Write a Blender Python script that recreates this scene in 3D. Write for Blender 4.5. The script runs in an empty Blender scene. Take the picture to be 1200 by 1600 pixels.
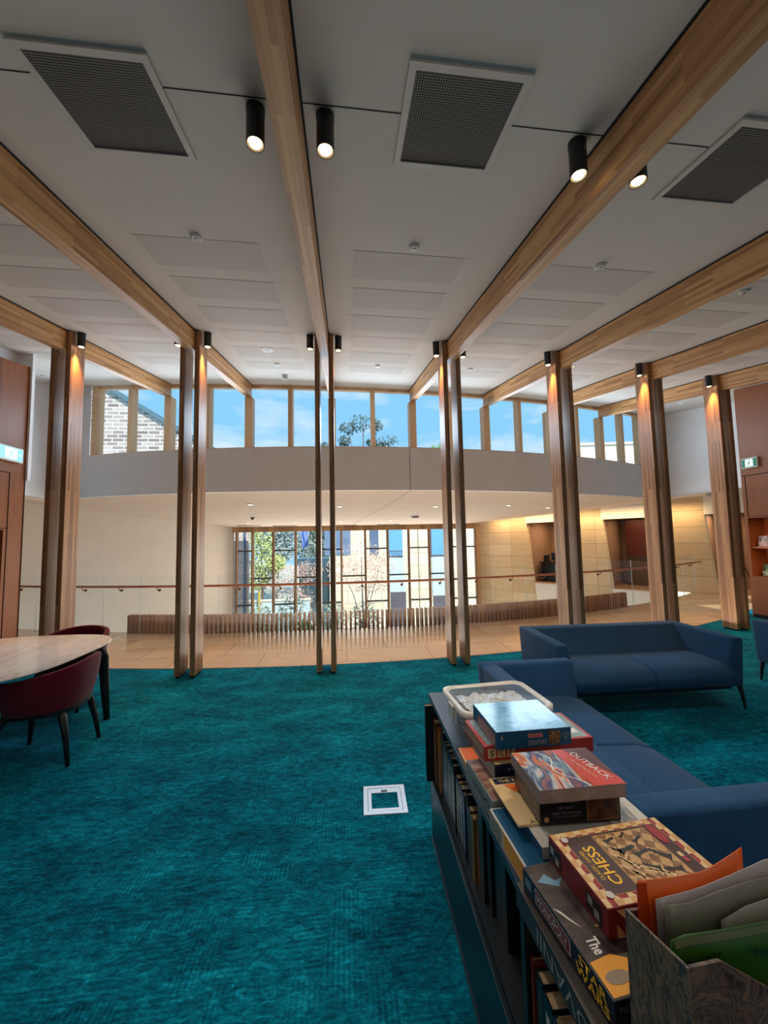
import bpy, bmesh, math, random
from mathutils import Vector, Matrix, noise
random.seed(7)
scene = bpy.context.scene
C = scene.collection
PI = math.pi
WM = {}
ORD = ['first', 'second', 'third', 'fourth', 'fifth', 'sixth', 'seventh', 'eighth', 'ninth', 'tenth', 'eleventh', 'twelfth',
       'thirteenth', 'fourteenth', 'fifteenth', 'sixteenth', 'seventeenth', 'eighteenth', 'nineteenth', 'twentieth',
       'twenty-first', 'twenty-second', 'twenty-third', 'twenty-fourth']

# ------------------------------------------------------------------ materials
def srgb(r, g, b):
    f = lambda c: (c / 255 / 12.92) if c / 255 <= 0.04045 else ((c / 255 + 0.055) / 1.055) ** 2.4
    return (f(r), f(g), f(b), 1)

class NT:
    def __init__(s, name):
        s.m = bpy.data.materials.new(name); s.m.use_nodes = True
        s.t = s.m.node_tree; s.t.nodes.clear()
        s.out = s.n('ShaderNodeOutputMaterial')
        s.p = s.n('ShaderNodeBsdfPrincipled')
        s.l(s.p.outputs[0], s.out.inputs[0])
    def n(s, typ, **kw):
        nd = s.t.nodes.new(typ)
        for k, v in kw.items():
            if k.startswith('i_'):
                key = k[2:]
                key = int(key) if key.isdigit() else key.replace('_', ' ')
                nd.inputs[key].default_value = v
            else:
                setattr(nd, k, v)
        return nd
    def l(s, a, b): s.t.links.new(a, b)
    def coord(s, kind='Object'): return s.n('ShaderNodeTexCoord').outputs[kind]
    def mapping(s, vec, scale=(1, 1, 1), rot=(0, 0, 0), loc=(0, 0, 0)):
        m = s.n('ShaderNodeMapping'); m.inputs['Scale'].default_value = scale
        m.inputs['Rotation'].default_value = rot; m.inputs['Location'].default_value = loc
        s.l(vec, m.inputs['Vector']); return m.outputs[0]
    def noise(s, vec, scale=5, detail=3, rough=.55, dist=0):
        nd = s.n('ShaderNodeTexNoise'); nd.inputs['Scale'].default_value = scale
        nd.inputs['Detail'].default_value = detail; nd.inputs['Roughness'].default_value = rough
        nd.inputs['Distortion'].default_value = dist
        s.l(vec, nd.inputs['Vector']); return nd.outputs['Fac']
    def ramp(s, fac, stops, interp='LINEAR'):
        nd = s.n('ShaderNodeValToRGB'); cr = nd.color_ramp; cr.interpolation = interp
        while len(cr.elements) > 1: cr.elements.remove(cr.elements[-1])
        cr.elements[0].position = stops[0][0]; cr.elements[0].color = stops[0][1]
        for p, c in stops[1:]:
            e = cr.elements.new(p); e.color = c
        s.l(fac, nd.inputs[0]); return nd.outputs[0]
    def mix(s, a, b, fac, mode='MIX'):
        nd = s.n('ShaderNodeMix', data_type='RGBA', blend_type=mode)
        for sock, val in ((nd.inputs[0], fac), (nd.inputs[6], a), (nd.inputs[7], b)):
            if hasattr(val, 'links') or isinstance(val, bpy.types.NodeSocket): s.l(val, sock)
            else: sock.default_value = val
        return nd.outputs[2]
    def math(s, op, a, b=0.0, c=None):
        nd = s.n('ShaderNodeMath', operation=op)
        for i, val in enumerate((a, b) if c is None else (a, b, c)):
            if isinstance(val, bpy.types.NodeSocket): s.l(val, nd.inputs[i])
            else: nd.inputs[i].default_value = val
        return nd.outputs[0]
    def sep(s, vec):
        nd = s.n('ShaderNodeSeparateXYZ'); s.l(vec, nd.inputs[0]); return nd.outputs
    def comb(s, x, y, z=0.0):
        nd = s.n('ShaderNodeCombineXYZ')
        for i, val in enumerate((x, y, z)):
            if isinstance(val, bpy.types.NodeSocket): s.l(val, nd.inputs[i])
            else: nd.inputs[i].default_value = val
        return nd.outputs[0]
    def bump(s, h, strength=.3, dist=.01):
        nd = s.n('ShaderNodeBump'); nd.inputs['Strength'].default_value = strength
        nd.inputs['Distance'].default_value = dist
        s.l(h, nd.inputs['Height']); s.l(nd.outputs[0], s.p.inputs['Normal'])
    def set(s, color=None, rough=.5, metal=0., spec=.5, emit=None, estr=0., sheen=0., coat=0.):
        if color is not None:
            if isinstance(color, bpy.types.NodeSocket): s.l(color, s.p.inputs['Base Color'])
            else: s.p.inputs['Base Color'].default_value = color
        if isinstance(rough, bpy.types.NodeSocket): s.l(rough, s.p.inputs['Roughness'])
        else: s.p.inputs['Roughness'].default_value = rough
        s.p.inputs['Metallic'].default_value = metal
        s.p.inputs['Specular IOR Level'].default_value = spec
        s.p.inputs['Sheen Weight'].default_value = sheen
        s.p.inputs['Coat Weight'].default_value = coat
        if emit is not None:
            if isinstance(emit, bpy.types.NodeSocket): s.l(emit, s.p.inputs['Emission Color'])
            else: s.p.inputs['Emission Color'].default_value = emit
            s.p.inputs['Emission Strength'].default_value = estr
        return s.m

def plain(name, col, rough=.5, var=.06, scale=8, **kw):
    t = NT(name); c = srgb(*col)
    f = t.noise(t.coord(), scale, 4)
    d = tuple(x * (1 - var * 2) for x in c[:3]) + (1,); b = tuple(min(1, x * (1 + var)) for x in c[:3]) + (1,)
    return t.set(t.ramp(f, [(.3, d), (.7, b)]), rough, **kw)

def timber(name, c1, c2, axis, board=.035, length=.9, rough=.42, streak=.5, knots=True):
    t = NT(name); o = t.sep(t.coord())
    x, y, z = o[0], o[1], o[2]
    if axis == 'Z': u, v = z, t.math('ADD', x, t.math('MULTIPLY', y, 1.03))
    elif axis == 'Y': u, v = y, t.math('ADD', t.math('MULTIPLY', x, 1.03), t.math('SUBTRACT', z, t.math('MULTIPLY', y, .1739)))
    else: u, v = x, t.math('ADD', y, z)
    vec = t.comb(u, v, 0.)
    br = t.n('ShaderNodeTexBrick', offset=.37, squash=1.0)
    br.inputs['Scale'].default_value = 1; br.inputs['Mortar Size'].default_value = 0.0
    br.inputs['Brick Width'].default_value = length; br.inputs['Row Height'].default_value = board
    br.inputs['Color1'].default_value = (0, 0, 0, 1); br.inputs['Color2'].default_value = (1, 1, 1, 1)
    t.l(vec, br.inputs['Vector'])
    g = t.noise(t.comb(t.math('MULTIPLY', u, 1.2), t.math('MULTIPLY', v, 55.), 0.), 1.6, 4, .6, .4)
    g2 = t.noise(t.comb(t.math('MULTIPLY', u, .5), t.math('MULTIPLY', v, 9.), 3.), 2.0, 3, .5)
    f = t.math('ADD', t.math('MULTIPLY', br.outputs['Color'], .56), t.math('ADD', t.math('MULTIPLY', g, streak), t.math('MULTIPLY', g2, .35)))
    a, b = srgb(*c1), srgb(*c2)
    m = tuple((a[i] + b[i]) / 2 for i in range(3)) + (1,)
    col = t.ramp(f, [(.3, a), (.66, m), (1.0, b)])
    if knots:
        k = t.noise(t.comb(t.math('MULTIPLY', u, 4.), t.math('MULTIPLY', v, 40.), 9.), 1.3, 2, .5)
        kk = t.ramp(k, [(.74, (0, 0, 0, 1)), (.80, (1, 1, 1, 1))])
        col = t.mix(col, tuple(x * .35 for x in a[:3]) + (1,), t.math('MULTIPLY', kk, .6))
    t.bump(g, .08, .002)
    return t.set(col, rough, spec=.4)

def metal(name, col, rough=.35, metal=1.):
    t = NT(name); f = t.noise(t.coord(), 30, 2)
    c = srgb(*col)
    return t.set(t.ramp(f, [(0, tuple(x * .9 for x in c[:3]) + (1,)), (1, c)]), rough, metal)

def glass_mat(name, tint=(1, 1, 1, 1), refl=.06, rough=.0):
    t = NT(name); t.t.nodes.remove(t.p)
    tr = t.n('ShaderNodeBsdfTransparent'); tr.inputs[0].default_value = tint
    gl = t.n('ShaderNodeBsdfGlossy'); gl.inputs['Roughness'].default_value = rough
    fr = t.n('ShaderNodeLayerWeight'); fr.inputs['Blend'].default_value = .5
    mx = t.n('ShaderNodeMixShader')
    t.l(t.math('ADD', t.math('MULTIPLY', t.math('POWER', fr.outputs['Facing'], 5.), .5), refl), mx.inputs[0]); t.l(tr.outputs[0], mx.inputs[1]); t.l(gl.outputs[0], mx.inputs[2])
    t.l(mx.outputs[0], t.out.inputs[0]); return t.m

def emissive(name, col, strength):
    t = NT(name); f = t.noise(t.coord(), 3, 1); c = srgb(*col)
    return t.set(tuple(x * .35 for x in c[:3]) + (1,), .4, emit=t.ramp(f, [(0, c), (1, c)]), estr=strength)

def print_noise(name, stops, scale=6, detail=5, dist=.6, rough=.35, stretch=(1, 1, 1), kind='noise', coord='Generated'):
    t = NT(name); v = t.mapping(t.coord(coord), stretch)
    if kind == 'noise': f = t.noise(v, scale, detail, .6, dist)
    else:
        nd = t.n('ShaderNodeTexVoronoi'); nd.inputs['Scale'].default_value = scale; t.l(v, nd.inputs['Vector'])
        f = t.math('ADD', t.math('MULTIPLY', nd.outputs['Distance'], .8), t.math('MULTIPLY', t.noise(v, scale * 2, 3), .4))
    return t.set(t.ramp(f, [(p, srgb(*c)) for p, c in stops]), rough)

def lettering_mat(name, base, ink, along='Y', dens=60, lines=1):
    # spine with a broken band of small light strokes, as print too small to read
    t = NT(name); g = t.sep(t.coord('Generated'))
    a = {'X': g[0], 'Y': g[1], 'Z': g[2]}[along]
    return t, a

def tiles(name, c1, c2, mortar, w, h, msize, uv, rough=.4, var=.5, offset=.5, bump=.2, streak=0., spec=.5):
    t = NT(name); o = t.sep(t.coord())
    x, y, z = o[0], o[1], o[2]
    if uv == 'XY': vec = t.comb(x, y)
    elif uv == 'XZ': vec = t.comb(x, z)
    elif uv == 'YZ': vec = t.comb(y, z)
    else: vec = t.comb(t.math('ADD', t.math('MULTIPLY', x, uv[0]), t.math('MULTIPLY', y, uv[1])), z)
    br = t.n('ShaderNodeTexBrick', offset=offset)
    br.inputs['Scale'].default_value = 1; br.inputs['Mortar Size'].default_value = msize
    br.inputs['Mortar Smooth'].default_value = .1
    br.inputs['Brick Width'].default_value = w; br.inputs['Row Height'].default_value = h
    br.inputs['Color1'].default_value = srgb(*c1); br.inputs['Color2'].default_value = srgb(*c2)
    br.inputs['Mortar'].default_value = srgb(*mortar)
    t.l(vec, br.inputs['Vector'])
    n = t.noise(t.mapping(t.coord(), (1, 1, 1 + 3 * streak)), 3, 5, .6, streak)
    d = t.ramp(n, [(.25, (1 - var * .5,) * 3 + (1,)), (.75, (1,) * 3 + (1,))])
    col = t.mix(br.outputs['Color'], d, 1.0, 'MULTIPLY')
    if bump: t.bump(t.math('SUBTRACT', 1.0, br.outputs['Fac']), bump, .004)
    return t.set(col, rough, spec=spec)

M = {}
M['beam'] = timber('oak_laminate_beam', (150, 98, 56), (216, 166, 110), 'Y', board=.03, length=.75)
M['post'] = timber('oak_laminate_post', (126, 84, 54), (192, 144, 102), 'Z', board=.034, length=.9, rough=.38)
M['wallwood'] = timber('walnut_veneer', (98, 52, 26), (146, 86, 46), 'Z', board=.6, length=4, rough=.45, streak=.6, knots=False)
M['nichewood'] = timber('lit_walnut', (150, 78, 40), (196, 116, 66), 'Y', board=.5, length=4, knots=False)  # walnut lightened, the lit look of the niche put into the colour
M['clerframe'] = timber('sky_lit_frame', (186, 146, 108), (232, 198, 158), 'Z', board=.2, length=3, knots=False)  # frame timber lightened, sky light on the mullion sides put into the colour
M['frame'] = timber('blackbutt_frame', (150, 104, 64), (206, 158, 108), 'Z', board=.2, length=3, knots=False)
M['darkframe'] = plain('bronze_frame', (74, 52, 40), .4)
M['batten'] = timber('batten_timber', (132, 88, 58), (184, 134, 92), 'Z', board=.085, length=4, knots=False)
M['rail'] = timber('handrail_timber', (120, 62, 34), (160, 92, 54), 'X', board=.2, length=3, rough=.3, knots=False)
M['brass'] = metal('aged_brass', (120, 84, 60), .35)
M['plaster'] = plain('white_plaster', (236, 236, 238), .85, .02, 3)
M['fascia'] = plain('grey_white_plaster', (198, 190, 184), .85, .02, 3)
M['ceil'] = plain('ceiling_paint', (213, 207, 200), .9, .015, 2)
M['soffit'] = plain('soffit_paint', (236, 219, 203), .85, .02, 2)
M['cream'] = plain('cream_paint', (238, 226, 212), .8, .02, 2)
M['brownwall'] = plain('brown_alcove_paint', (158, 122, 92), .8, .05, 2)
M['black'] = plain('black_powdercoat', (22, 22, 24), .4)
M['blackgap'] = plain('shadow_gap_black', (12, 11, 10), .9)
M['grilleframe'] = plain('grille_frame_white', (206, 200, 193), .6, .02)
M['white'] = plain('white_plastic', (228, 228, 226), .4, .02)
M['sand_wall'] = tiles('sandstone_cladding', (232, 204, 164), (216, 182, 138), (164, 130, 94), 1.05, .462, .006, (-.567, .824), .6, .35, .0, .15, 1.2)
M['sand_ext'] = tiles('sandstone_outside', (250, 240, 222), (242, 228, 204), (214, 198, 170), 1.7, .75, .02, 'XZ', .8, .2, .3, .1)
M['brick_ext'] = tiles('pale_brick', (206, 196, 188), (140, 122, 118), (226, 222, 214), .62, .215, .03, 'XZ', .9, .25, .5, .1)
M['foyer'] = tiles('travertine_floor', (228, 196, 160), (206, 170, 132), (150, 116, 84), 1.2, .6, .006, 'XY', .16, .35, .5, 0, 1.5, spec=.6)
M['marble'] = None
M['navy'] = plain('navy_metal', (44, 58, 78), .35, .04)
M['navydark'] = plain('navy_metal_dark', (20, 30, 40), .4, .05)
M['tealblack'] = plain('shelf_front_metal', (22, 40, 50), .32, .05)
M['leg'] = plain('black_stained_wood', (20, 22, 28), .45, .1)
M['glass'] = glass_mat('window_glass', (1, 1, 1, 1), .0)
M['balglass'] = glass_mat('balustrade_glass', (.94, .97, .96, 1), .015)
M['glassedge'] = plain('glass_edge', (164, 180, 176), .2)  # edge tone lightened to carry the bright reflections along the glass
M['lens'] = emissive('warm_lens', (255, 214, 150), 9)
M['lens_soft'] = emissive('soft_lens', (255, 236, 205), 3)
M['chrome'] = metal('satin_metal', (190, 192, 196), .3)
M['silver'] = plain('silver_frame', (206, 212, 222), .3, .03, metal=.3)

def carpet_mat(name, gain=1.0):
    t = NT(name); co = t.coord()
    warp = t.noise(co, 3.0, 2)
    big = t.noise(t.mapping(co, (1.0, 1.9, 1), (0, 0, .25)), 2.2, 4, .6, .3)
    med = t.noise(t.mapping(co, (1.0, 2.6, 1), (0, 0, .25)), 15, 6, .75, .8)
    fine = t.noise(t.mapping(co, (1.0, 1.6, 1)), 60, 3, .7)
    o = t.sep(co)
    def cell(sx, sy, off):
        cx = t.math('FLOOR', t.math('ADD', t.math('MULTIPLY', o[0], sx), t.math('MULTIPLY', warp, off)))
        cy = t.math('FLOOR', t.math('ADD', t.math('MULTIPLY', o[1], sy), t.math('MULTIPLY', warp, off * .7)))
        w = t.n('ShaderNodeTexWhiteNoise', noise_dimensions='2D'); t.l(t.comb(cx, cy), w.inputs['Vector'])
        return w.outputs['Value']
    pick = t.math('GREATER_THAN', cell(7, 9, 1.6), .42)
    sx = t.math('SINE', t.math('MULTIPLY', o[0], 2 * PI / .021)); sy = t.math('SINE', t.math('MULTIPLY', o[1], 2 * PI / .021))
    mixl = t.n('ShaderNodeMix', data_type='FLOAT'); t.l(pick, mixl.inputs[0]); t.l(sx, mixl.inputs[2]); t.l(sy, mixl.inputs[3])
    lines = t.math('MAXIMUM', mixl.outputs[0], -.3)
    fade = t.ramp(t.noise(co, 4, 3), [(.36, (0, 0, 0, 1)), (.6, (1, 1, 1, 1))])
    f = t.math('ADD', t.math('MULTIPLY', big, .36), t.math('ADD', t.math('MULTIPLY', med, .72), t.math('ADD', t.math('MULTIPLY', fine, .28), t.math('MULTIPLY', t.math('MULTIPLY', lines, fade), .05))))
    g = lambda r, gg, b: tuple(min(1, x * gain) for x in srgb(r, gg, b)[:3]) + (1,)
    col = t.ramp(f, [(.50, g(0, 40, 56)), (.63, g(0, 78, 98)), (.74, g(0, 108, 130)), (.86, g(16, 152, 176))])
    t.bump(lines, .12, .003)
    return t.set(col, .95, spec=.08)
M['carpet'] = carpet_mat('teal_carpet', 1.25)

def velvet(name, c, sheen=.6, scale=90):
    t = NT(name); co = t.coord(); n = t.noise(co, scale, 2); n2 = t.noise(co, 4, 3)
    a = srgb(*c); f = t.math('ADD', t.math('MULTIPLY', n, .5), t.math('MULTIPLY', n2, .5))
    t.bump(n, .15, .002)
    return t.set(t.ramp(f, [(.3, tuple(x * .78 for x in a[:3]) + (1,)), (.7, tuple(x * 1.15 for x in a[:3]) + (1,))]), .9, spec=.15, sheen=sheen)
M['blue'] = velvet('blue_wool', (44, 86, 128), .10)
M['maroon'] = velvet('maroon_velvet', (104, 20, 40), .2)

def marble():
    t = NT('pale_marble'); co = t.coord()
    v = t.mapping(co, (9, 1.4, 1), (0, 0, .55))
    n = t.noise(v, 1.1, 6, .6, 1.4)
    n2 = t.noise(co, 2.2, 4)
    f = t.ramp(n, [(.38, srgb(252, 240, 232)), (.46, srgb(255, 248, 242)), (.5, srgb(214, 200, 192)), (.53, srgb(255, 246, 240)), (.7, srgb(250, 234, 222))])
    return t.set(t.mix(f, srgb(252, 238, 228), t.math('MULTIPLY', n2, .4)), .12, spec=.6)
M['marble'] = marble()

def perforated(name, base, hole, pitch, thr, rough=.8):
    t = NT(name); o = t.sep(t.coord())
    a = t.math('SINE', t.math('MULTIPLY', o[0], 2 * PI / pitch)); b = t.math('SINE', t.math('MULTIPLY', o[1], 2 * PI / pitch))
    m = t.math('GREATER_THAN', t.math('ADD', a, b), thr)
    return t.set(t.mix(srgb(*base), srgb(*hole), m), rough)
M['perf'] = perforated('perforated_plaster', (209, 202, 195), (162, 155, 148), .022, .75)
M['mesh'] = perforated('grille_mesh', (34, 33, 33), (150, 145, 140), .0125, .45)

# ------------------------------------------------------------------ mesh builder
class MB:
    def __init__(s): s.v = []; s.f = []
    def add(s, vs, fs):
        k = len(s.v); s.v += [tuple(v) for v in vs]; s.f += [tuple(i + k for i in f) for f in fs]; return s
    def poly(s, pts): return s.add(pts, [tuple(range(len(pts)))])
    def box(s, x0, y0, z0, x1, y1, z1, m=None):
        vs = [(x, y, z) for z in (z0, z1) for x, y in ((x0, y0), (x1, y0), (x1, y1), (x0, y1))]
        if m is not None: vs = [m @ Vector(v) for v in vs]
        return s.add(vs, [(3, 2, 1, 0), (4, 5, 6, 7), (0, 1, 5, 4), (1, 2, 6, 5), (2, 3, 7, 6), (3, 0, 4, 7)])
    def hull8(s, b, t):  # bottom 4 pts ccw, top 4 pts ccw
        return s.add(list(b) + list(t), [(3, 2, 1, 0), (4, 5, 6, 7), (0, 1, 5, 4), (1, 2, 6, 5), (2, 3, 7, 6), (3, 0, 4, 7)])
    def prism(s, pts, lo, hi):  # loops of 3d points: lo and hi functions mapping 2d->3d
        n = len(pts); a = [lo(p) for p in pts]; b = [hi(p) for p in pts]
        return s.add(a + b, [tuple(range(n - 1, -1, -1)), tuple(range(n, 2 * n))] + [(i, (i + 1) % n, n + (i + 1) % n, n + i) for i in range(n)])
    def ext(s, pts, z0, z1): return s.prism(pts, lambda p: (p[0], p[1], z0), lambda p: (p[0], p[1], z1))
    def extx(s, pts, x0, x1): return s.prism(pts, lambda p: (x0, p[0], p[1]), lambda p: (x1, p[0], p[1]))
    def exty(s, pts, y0, y1): return s.prism(pts, lambda p: (p[0], y1, p[1]), lambda p: (p[0], y0, p[1]))
    def tube(s, path, r, n=10, cap=True):
        path = [Vector(p) for p in path]; N = len(path)
        rs = r if isinstance(r, (list, tuple)) else [r] * N
        rings = []; ref = Vector((0, 0, 1))
        for i, p in enumerate(path):
            d = (path[min(i + 1, N - 1)] - path[max(i - 1, 0)]).normalized()
            rf = ref if abs(d.dot(ref)) < .95 else Vector((0, 1, 0))
            a = d.cross(rf).normalized(); b = d.cross(a).normalized()
            rings.append([p + (a * math.cos(2 * PI * k / n) + b * math.sin(2 * PI * k / n)) * rs[i] for k in range(n)])
        vs = [v for rg in rings for v in rg]; fs = []
        for i in range(N - 1):
            for k in range(n): fs.append((i * n + k, i * n + (k + 1) % n, (i + 1) * n + (k + 1) % n, (i + 1) * n + k))
        if cap: fs += [tuple(range(n - 1, -1, -1)), tuple((N - 1) * n + k for k in range(n))]
        return s.add(vs, fs)
    def lathe(s, prof, c, n=24, axis='z'):
        vs = []; fs = []; L = len(prof)
        for r, h in prof:
            for k in range(n):
                a = 2 * PI * k / n; vs.append((c[0] + r * math.cos(a), c[1] + r * math.sin(a), c[2] + h))
        for i in range(L - 1):
            for k in range(n): fs.append((i * n + k, i * n + (k + 1) % n, (i + 1) * n + (k + 1) % n, (i + 1) * n + k))
        fs += [tuple(range(n - 1, -1, -1)), tuple((L - 1) * n + k for k in range(n))]
        return s.add(vs, fs)
    def grid(s, fn, nu, nv):
        vs = [fn(i / nu, j / nv) for j in range(nv + 1) for i in range(nu + 1)]
        return s.add(vs, [(j * (nu + 1) + i, j * (nu + 1) + i + 1, (j + 1) * (nu + 1) + i + 1, (j + 1) * (nu + 1) + i) for j in range(nv) for i in range(nu)])

def obj(name, mb, mat, parent=None, smooth=False, bevel=0., seg=2, solid=0., subsurf=0, fix=True, local=False):
    me = bpy.data.meshes.new(name)
    vs = mb.v
    W = WM.get(parent.name, Matrix()) if parent else Matrix()
    if parent and not local:
        inv = W.inverted(); vs = [inv @ Vector(v) for v in vs]
    me.from_pydata([tuple(v) for v in vs], [], mb.f)
    if fix:
        b = bmesh.new(); b.from_mesh(me); bmesh.ops.recalc_face_normals(b, faces=b.faces); b.to_mesh(me); b.free()
    if smooth:
        for p in me.polygons: p.use_smooth = True
    me.materials.append(mat)
    o = bpy.data.objects.new(name, me); C.objects.link(o)
    if parent: o.parent = parent
    WM[o.name] = W.copy()
    if solid:
        m = o.modifiers.new('solid', 'SOLIDIFY'); m.thickness = solid; m.offset = 0
    if bevel:
        m = o.modifiers.new('bevel', 'BEVEL'); m.width = bevel; m.segments = seg; m.limit_method = 'ANGLE'; m.angle_limit = .6
    if subsurf:
        m = o.modifiers.new('sub', 'SUBSURF'); m.levels = subsurf; m.render_levels = subsurf
    return o

def tag(o, label, cat, group=None):
    o['label'] = label; o['category'] = cat
    if group: o['group'] = group
    return o
def thing(name, label, cat, loc=(0, 0, 0), rotz=0., group=None):
    o = bpy.data.objects.new(name, None); C.objects.link(o); o.location = loc; o.rotation_euler = (0, 0, rotz)
    o.empty_display_size = .1
    WM[o.name] = Matrix.Translation(Vector(loc)) @ Matrix.Rotation(rotz, 4, 'Z')
    return tag(o, label, cat, group)
def struct(name, mb, mat, parent=None, **kw):
    o = obj(name, mb, mat, parent, **kw)
    if parent is None: o['kind'] = 'structure'
    return o
def dup(root, loc, rotz, label, group=None):
    r = root.copy(); C.objects.link(r); r.location = loc; r.rotation_euler = (0, 0, rotz)
    WM[r.name] = Matrix.Translation(Vector(loc)) @ Matrix.Rotation(rotz, 4, 'Z')
    r['label'] = label
    if group: r['group'] = group
    for ch in list(root.children):
        c = ch.copy(); C.objects.link(c); c.parent = r; WM[c.name] = WM[r.name]
        for g in list(ch.children):
            d = g.copy(); C.objects.link(d); d.parent = c; WM[d.name] = WM[r.name]
    return r

def text_mesh(name, body, mat, parent, O, U, V, w, h, lift=.0007, bold=0.):
    cu = bpy.data.curves.new('t', 'FONT'); cu.body = body; cu.align_x = 'CENTER'; cu.align_y = 'CENTER'; cu.resolution_u = 2
    cu.offset = bold; cu.space_line = .85
    to = bpy.data.objects.new('t', cu); C.objects.link(to)
    dg = bpy.context.evaluated_depsgraph_get(); dg.update()
    me = bpy.data.meshes.new_from_object(to.evaluated_get(dg))
    bpy.data.objects.remove(to)
    xs = [v.co.x for v in me.vertices]; ys = [v.co.y for v in me.vertices]
    x0, x1, y0, y1 = min(xs), max(xs), min(ys), max(ys)
    O, U, V = Vector(O), Vector(U).normalized(), Vector(V).normalized(); Nn = U.cross(V)
    W = WM.get(parent.name, Matrix()).inverted()
    for v in me.vertices:
        a = (v.co.x - (x0 + x1) / 2) / (x1 - x0) * w; b = (v.co.y - (y0 + y1) / 2) / (y1 - y0) * h
        v.co = W @ (O + U * a + V * b + Nn * lift)
    me.name = name; me.materials.clear(); me.materials.append(mat)
    o = bpy.data.objects.new(name, me); C.objects.link(o); o.parent = parent; WM[o.name] = WM[parent.name].copy()
    return o

# ------------------------------------------------------------------ shared geometry of the place
S, U0 = 1.7275, -.2544
TA, ZC, CT = math.tan(.1721), 3.5037, .018
def ceil(x, y): return ZC + TA * y - CT * (x - 1.0)
CX, CY = .1, 26.1
def arc(x, r): return CY - math.sqrt(r * r - (x - CX) ** 2)
def ucol(k): return U0 + (k - 2) * S
R_BAL, R_FAS = 18.85, 18.15
LX, RX = -6.45, 9.15            # upper side walls
def soff(y, x=CX):
    rr = math.hypot(x - CX, y - CY)
    P = [(9, 2.25), (11.5, 2.27), (13.8, 2.42), (16.45, 2.555), (18.15, 2.685), (19.5, 2.70), (30, 2.70)]
    for (a, za), (b, zb) in zip(P, P[1:]):
        if rr <= b: return za + (zb - za) * max(0, rr - a) / (b - a)
    return 2.7
RW0, RWD = Vector((10, 9.6, 0)), Vector((-.5665, .824, 0))      # right foyer wall
RWN = Vector((-.824, -.5665, 0))                                 # pointing into the foyer
LW0, LWD = Vector((-4.47, 16.0, 0)), Vector((-.43, -.903, 0))  # left foyer wall
def rw(s, z, n=0.): v = RW0 + RWD * s + RWN * n; return (v.x, v.y, z)
def lw(s, z, n=0.): v = LW0 + LWD * s + Vector((.903, -.43, 0)) * n; return (v.x, v.y, z)
LOW = -3.6

# ---- floor
def carpet_edge(x): return 22.552 - math.sqrt(17.2546 ** 2 - (x - .101) ** 2)
mb = MB(); xs = [-9 + i * .25 for i in range(85)]
mb.grid(lambda u, v: ((-9 + 21 * u), -3.2 + (carpet_edge(-9 + 21 * u) + 3.2) * v, .004), 84, 1)
struct('floor', mb, M['carpet'])
mb = MB()
mb.grid(lambda u, v: ((-9 + 21 * u), carpet_edge(-9 + 21 * u) - .05 + (arc(-9 + 21 * u, R_BAL - .12) - carpet_edge(-9 + 21 * u) + .05) * v, 0), 84, 1)
struct('floor', mb, M['foyer'])
mb = MB(); mb.grid(lambda u, v: ((-9 + 21 * u), arc(-9 + 21 * u, R_BAL - .125), -v * .45), 84, 1)
struct('trim_1', mb, M['cream'])
mb = MB(); q0 = arc(9.0, R_BAL - .12); mb.poly([(9.0, q0 - .2, .001), (10.6, 8.9, .001), rw(-.3, .001), rw(.55, .001), (9.2, arc(9.2, R_BAL - .12), .001), (9.0, q0, .001)]); struct('floor', mb, M['foyer'])
mb = MB(); mb.box(-12, 6, LOW - .1, 14, 16, LOW); struct('floor', mb, M['cream'])
mb = MB(); mb.grid(lambda u, v: ((-9 + 21 * u), carpet_edge(-9 + 21 * u) - .012 + .024 * v, .006), 84, 1)
struct('trim_2', mb, M['darkframe'])

# ---- raked ceiling (slab) following the curved clerestory
mb = MB(); nx = 70
def cpt(u, v, dz):
    x = -7.2 + 17.4 * u; y1 = arc(max(-8, min(x, 9.6)), R_FAS - .05) + .25; y = -3.2 + (y1 + 3.2) * v; return (x, y, ceil(x, y) + dz)
mb.grid(lambda u, v: cpt(u, v, 0), nx, 8); mb.grid(lambda u, v: cpt(u, v, .12), nx, 8)
mb.grid(lambda u, v: cpt(u, 1, .12 * v), nx, 1); mb.grid(lambda u, v: cpt(u, 0, .12 * v), nx, 1)
mb.grid(lambda u, v: cpt(0, u, .12 * v), 8, 1); mb.grid(lambda u, v: cpt(1, u, .12 * v), 8, 1)
struct('ceiling', mb, M['ceil'])
# joint lines in the ceiling lining
mb = MB()
mb.grid(lambda u, v: (-7 + 17 * u, 1.79 + .006 * v + 0 * u, ceil(-7 + 17 * u, 1.79) - .0015), 40, 1)
struct('trim_3', mb, M['blackgap'])
# perforated strips between the beams
rows = [(3.02, 3.46), (3.65, 4.08), (4.29, 4.76), (4.97, 5.42), (5.63, 6.14), (6.37, 6.80)]
tn = 4
for k in range(-1, 7):
    x0, x1 = ucol(k) + .35, ucol(k + 1) - .42
    for y0, y1 in rows:
        mb = MB(); mb.poly([(x, y, ceil(x, y) - .002) for x, y in ((x0, y0), (x1, y0), (x1, y1), (x0, y1))])
        struct('trim_%d' % tn, mb, M['perf']); tn += 1

# ---- enclosing walls
def wall(name, pts, mat): mb = MB(); mb.poly(pts); return struct(name, mb, mat, solid=.02)
wall('wall_back', [(-5.2, -3.1, 0), (8.2, -3.1, 0), (8.2, -3.1, 3.3), (-5.2, -3.1, 3.3)], M['plaster'])
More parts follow.
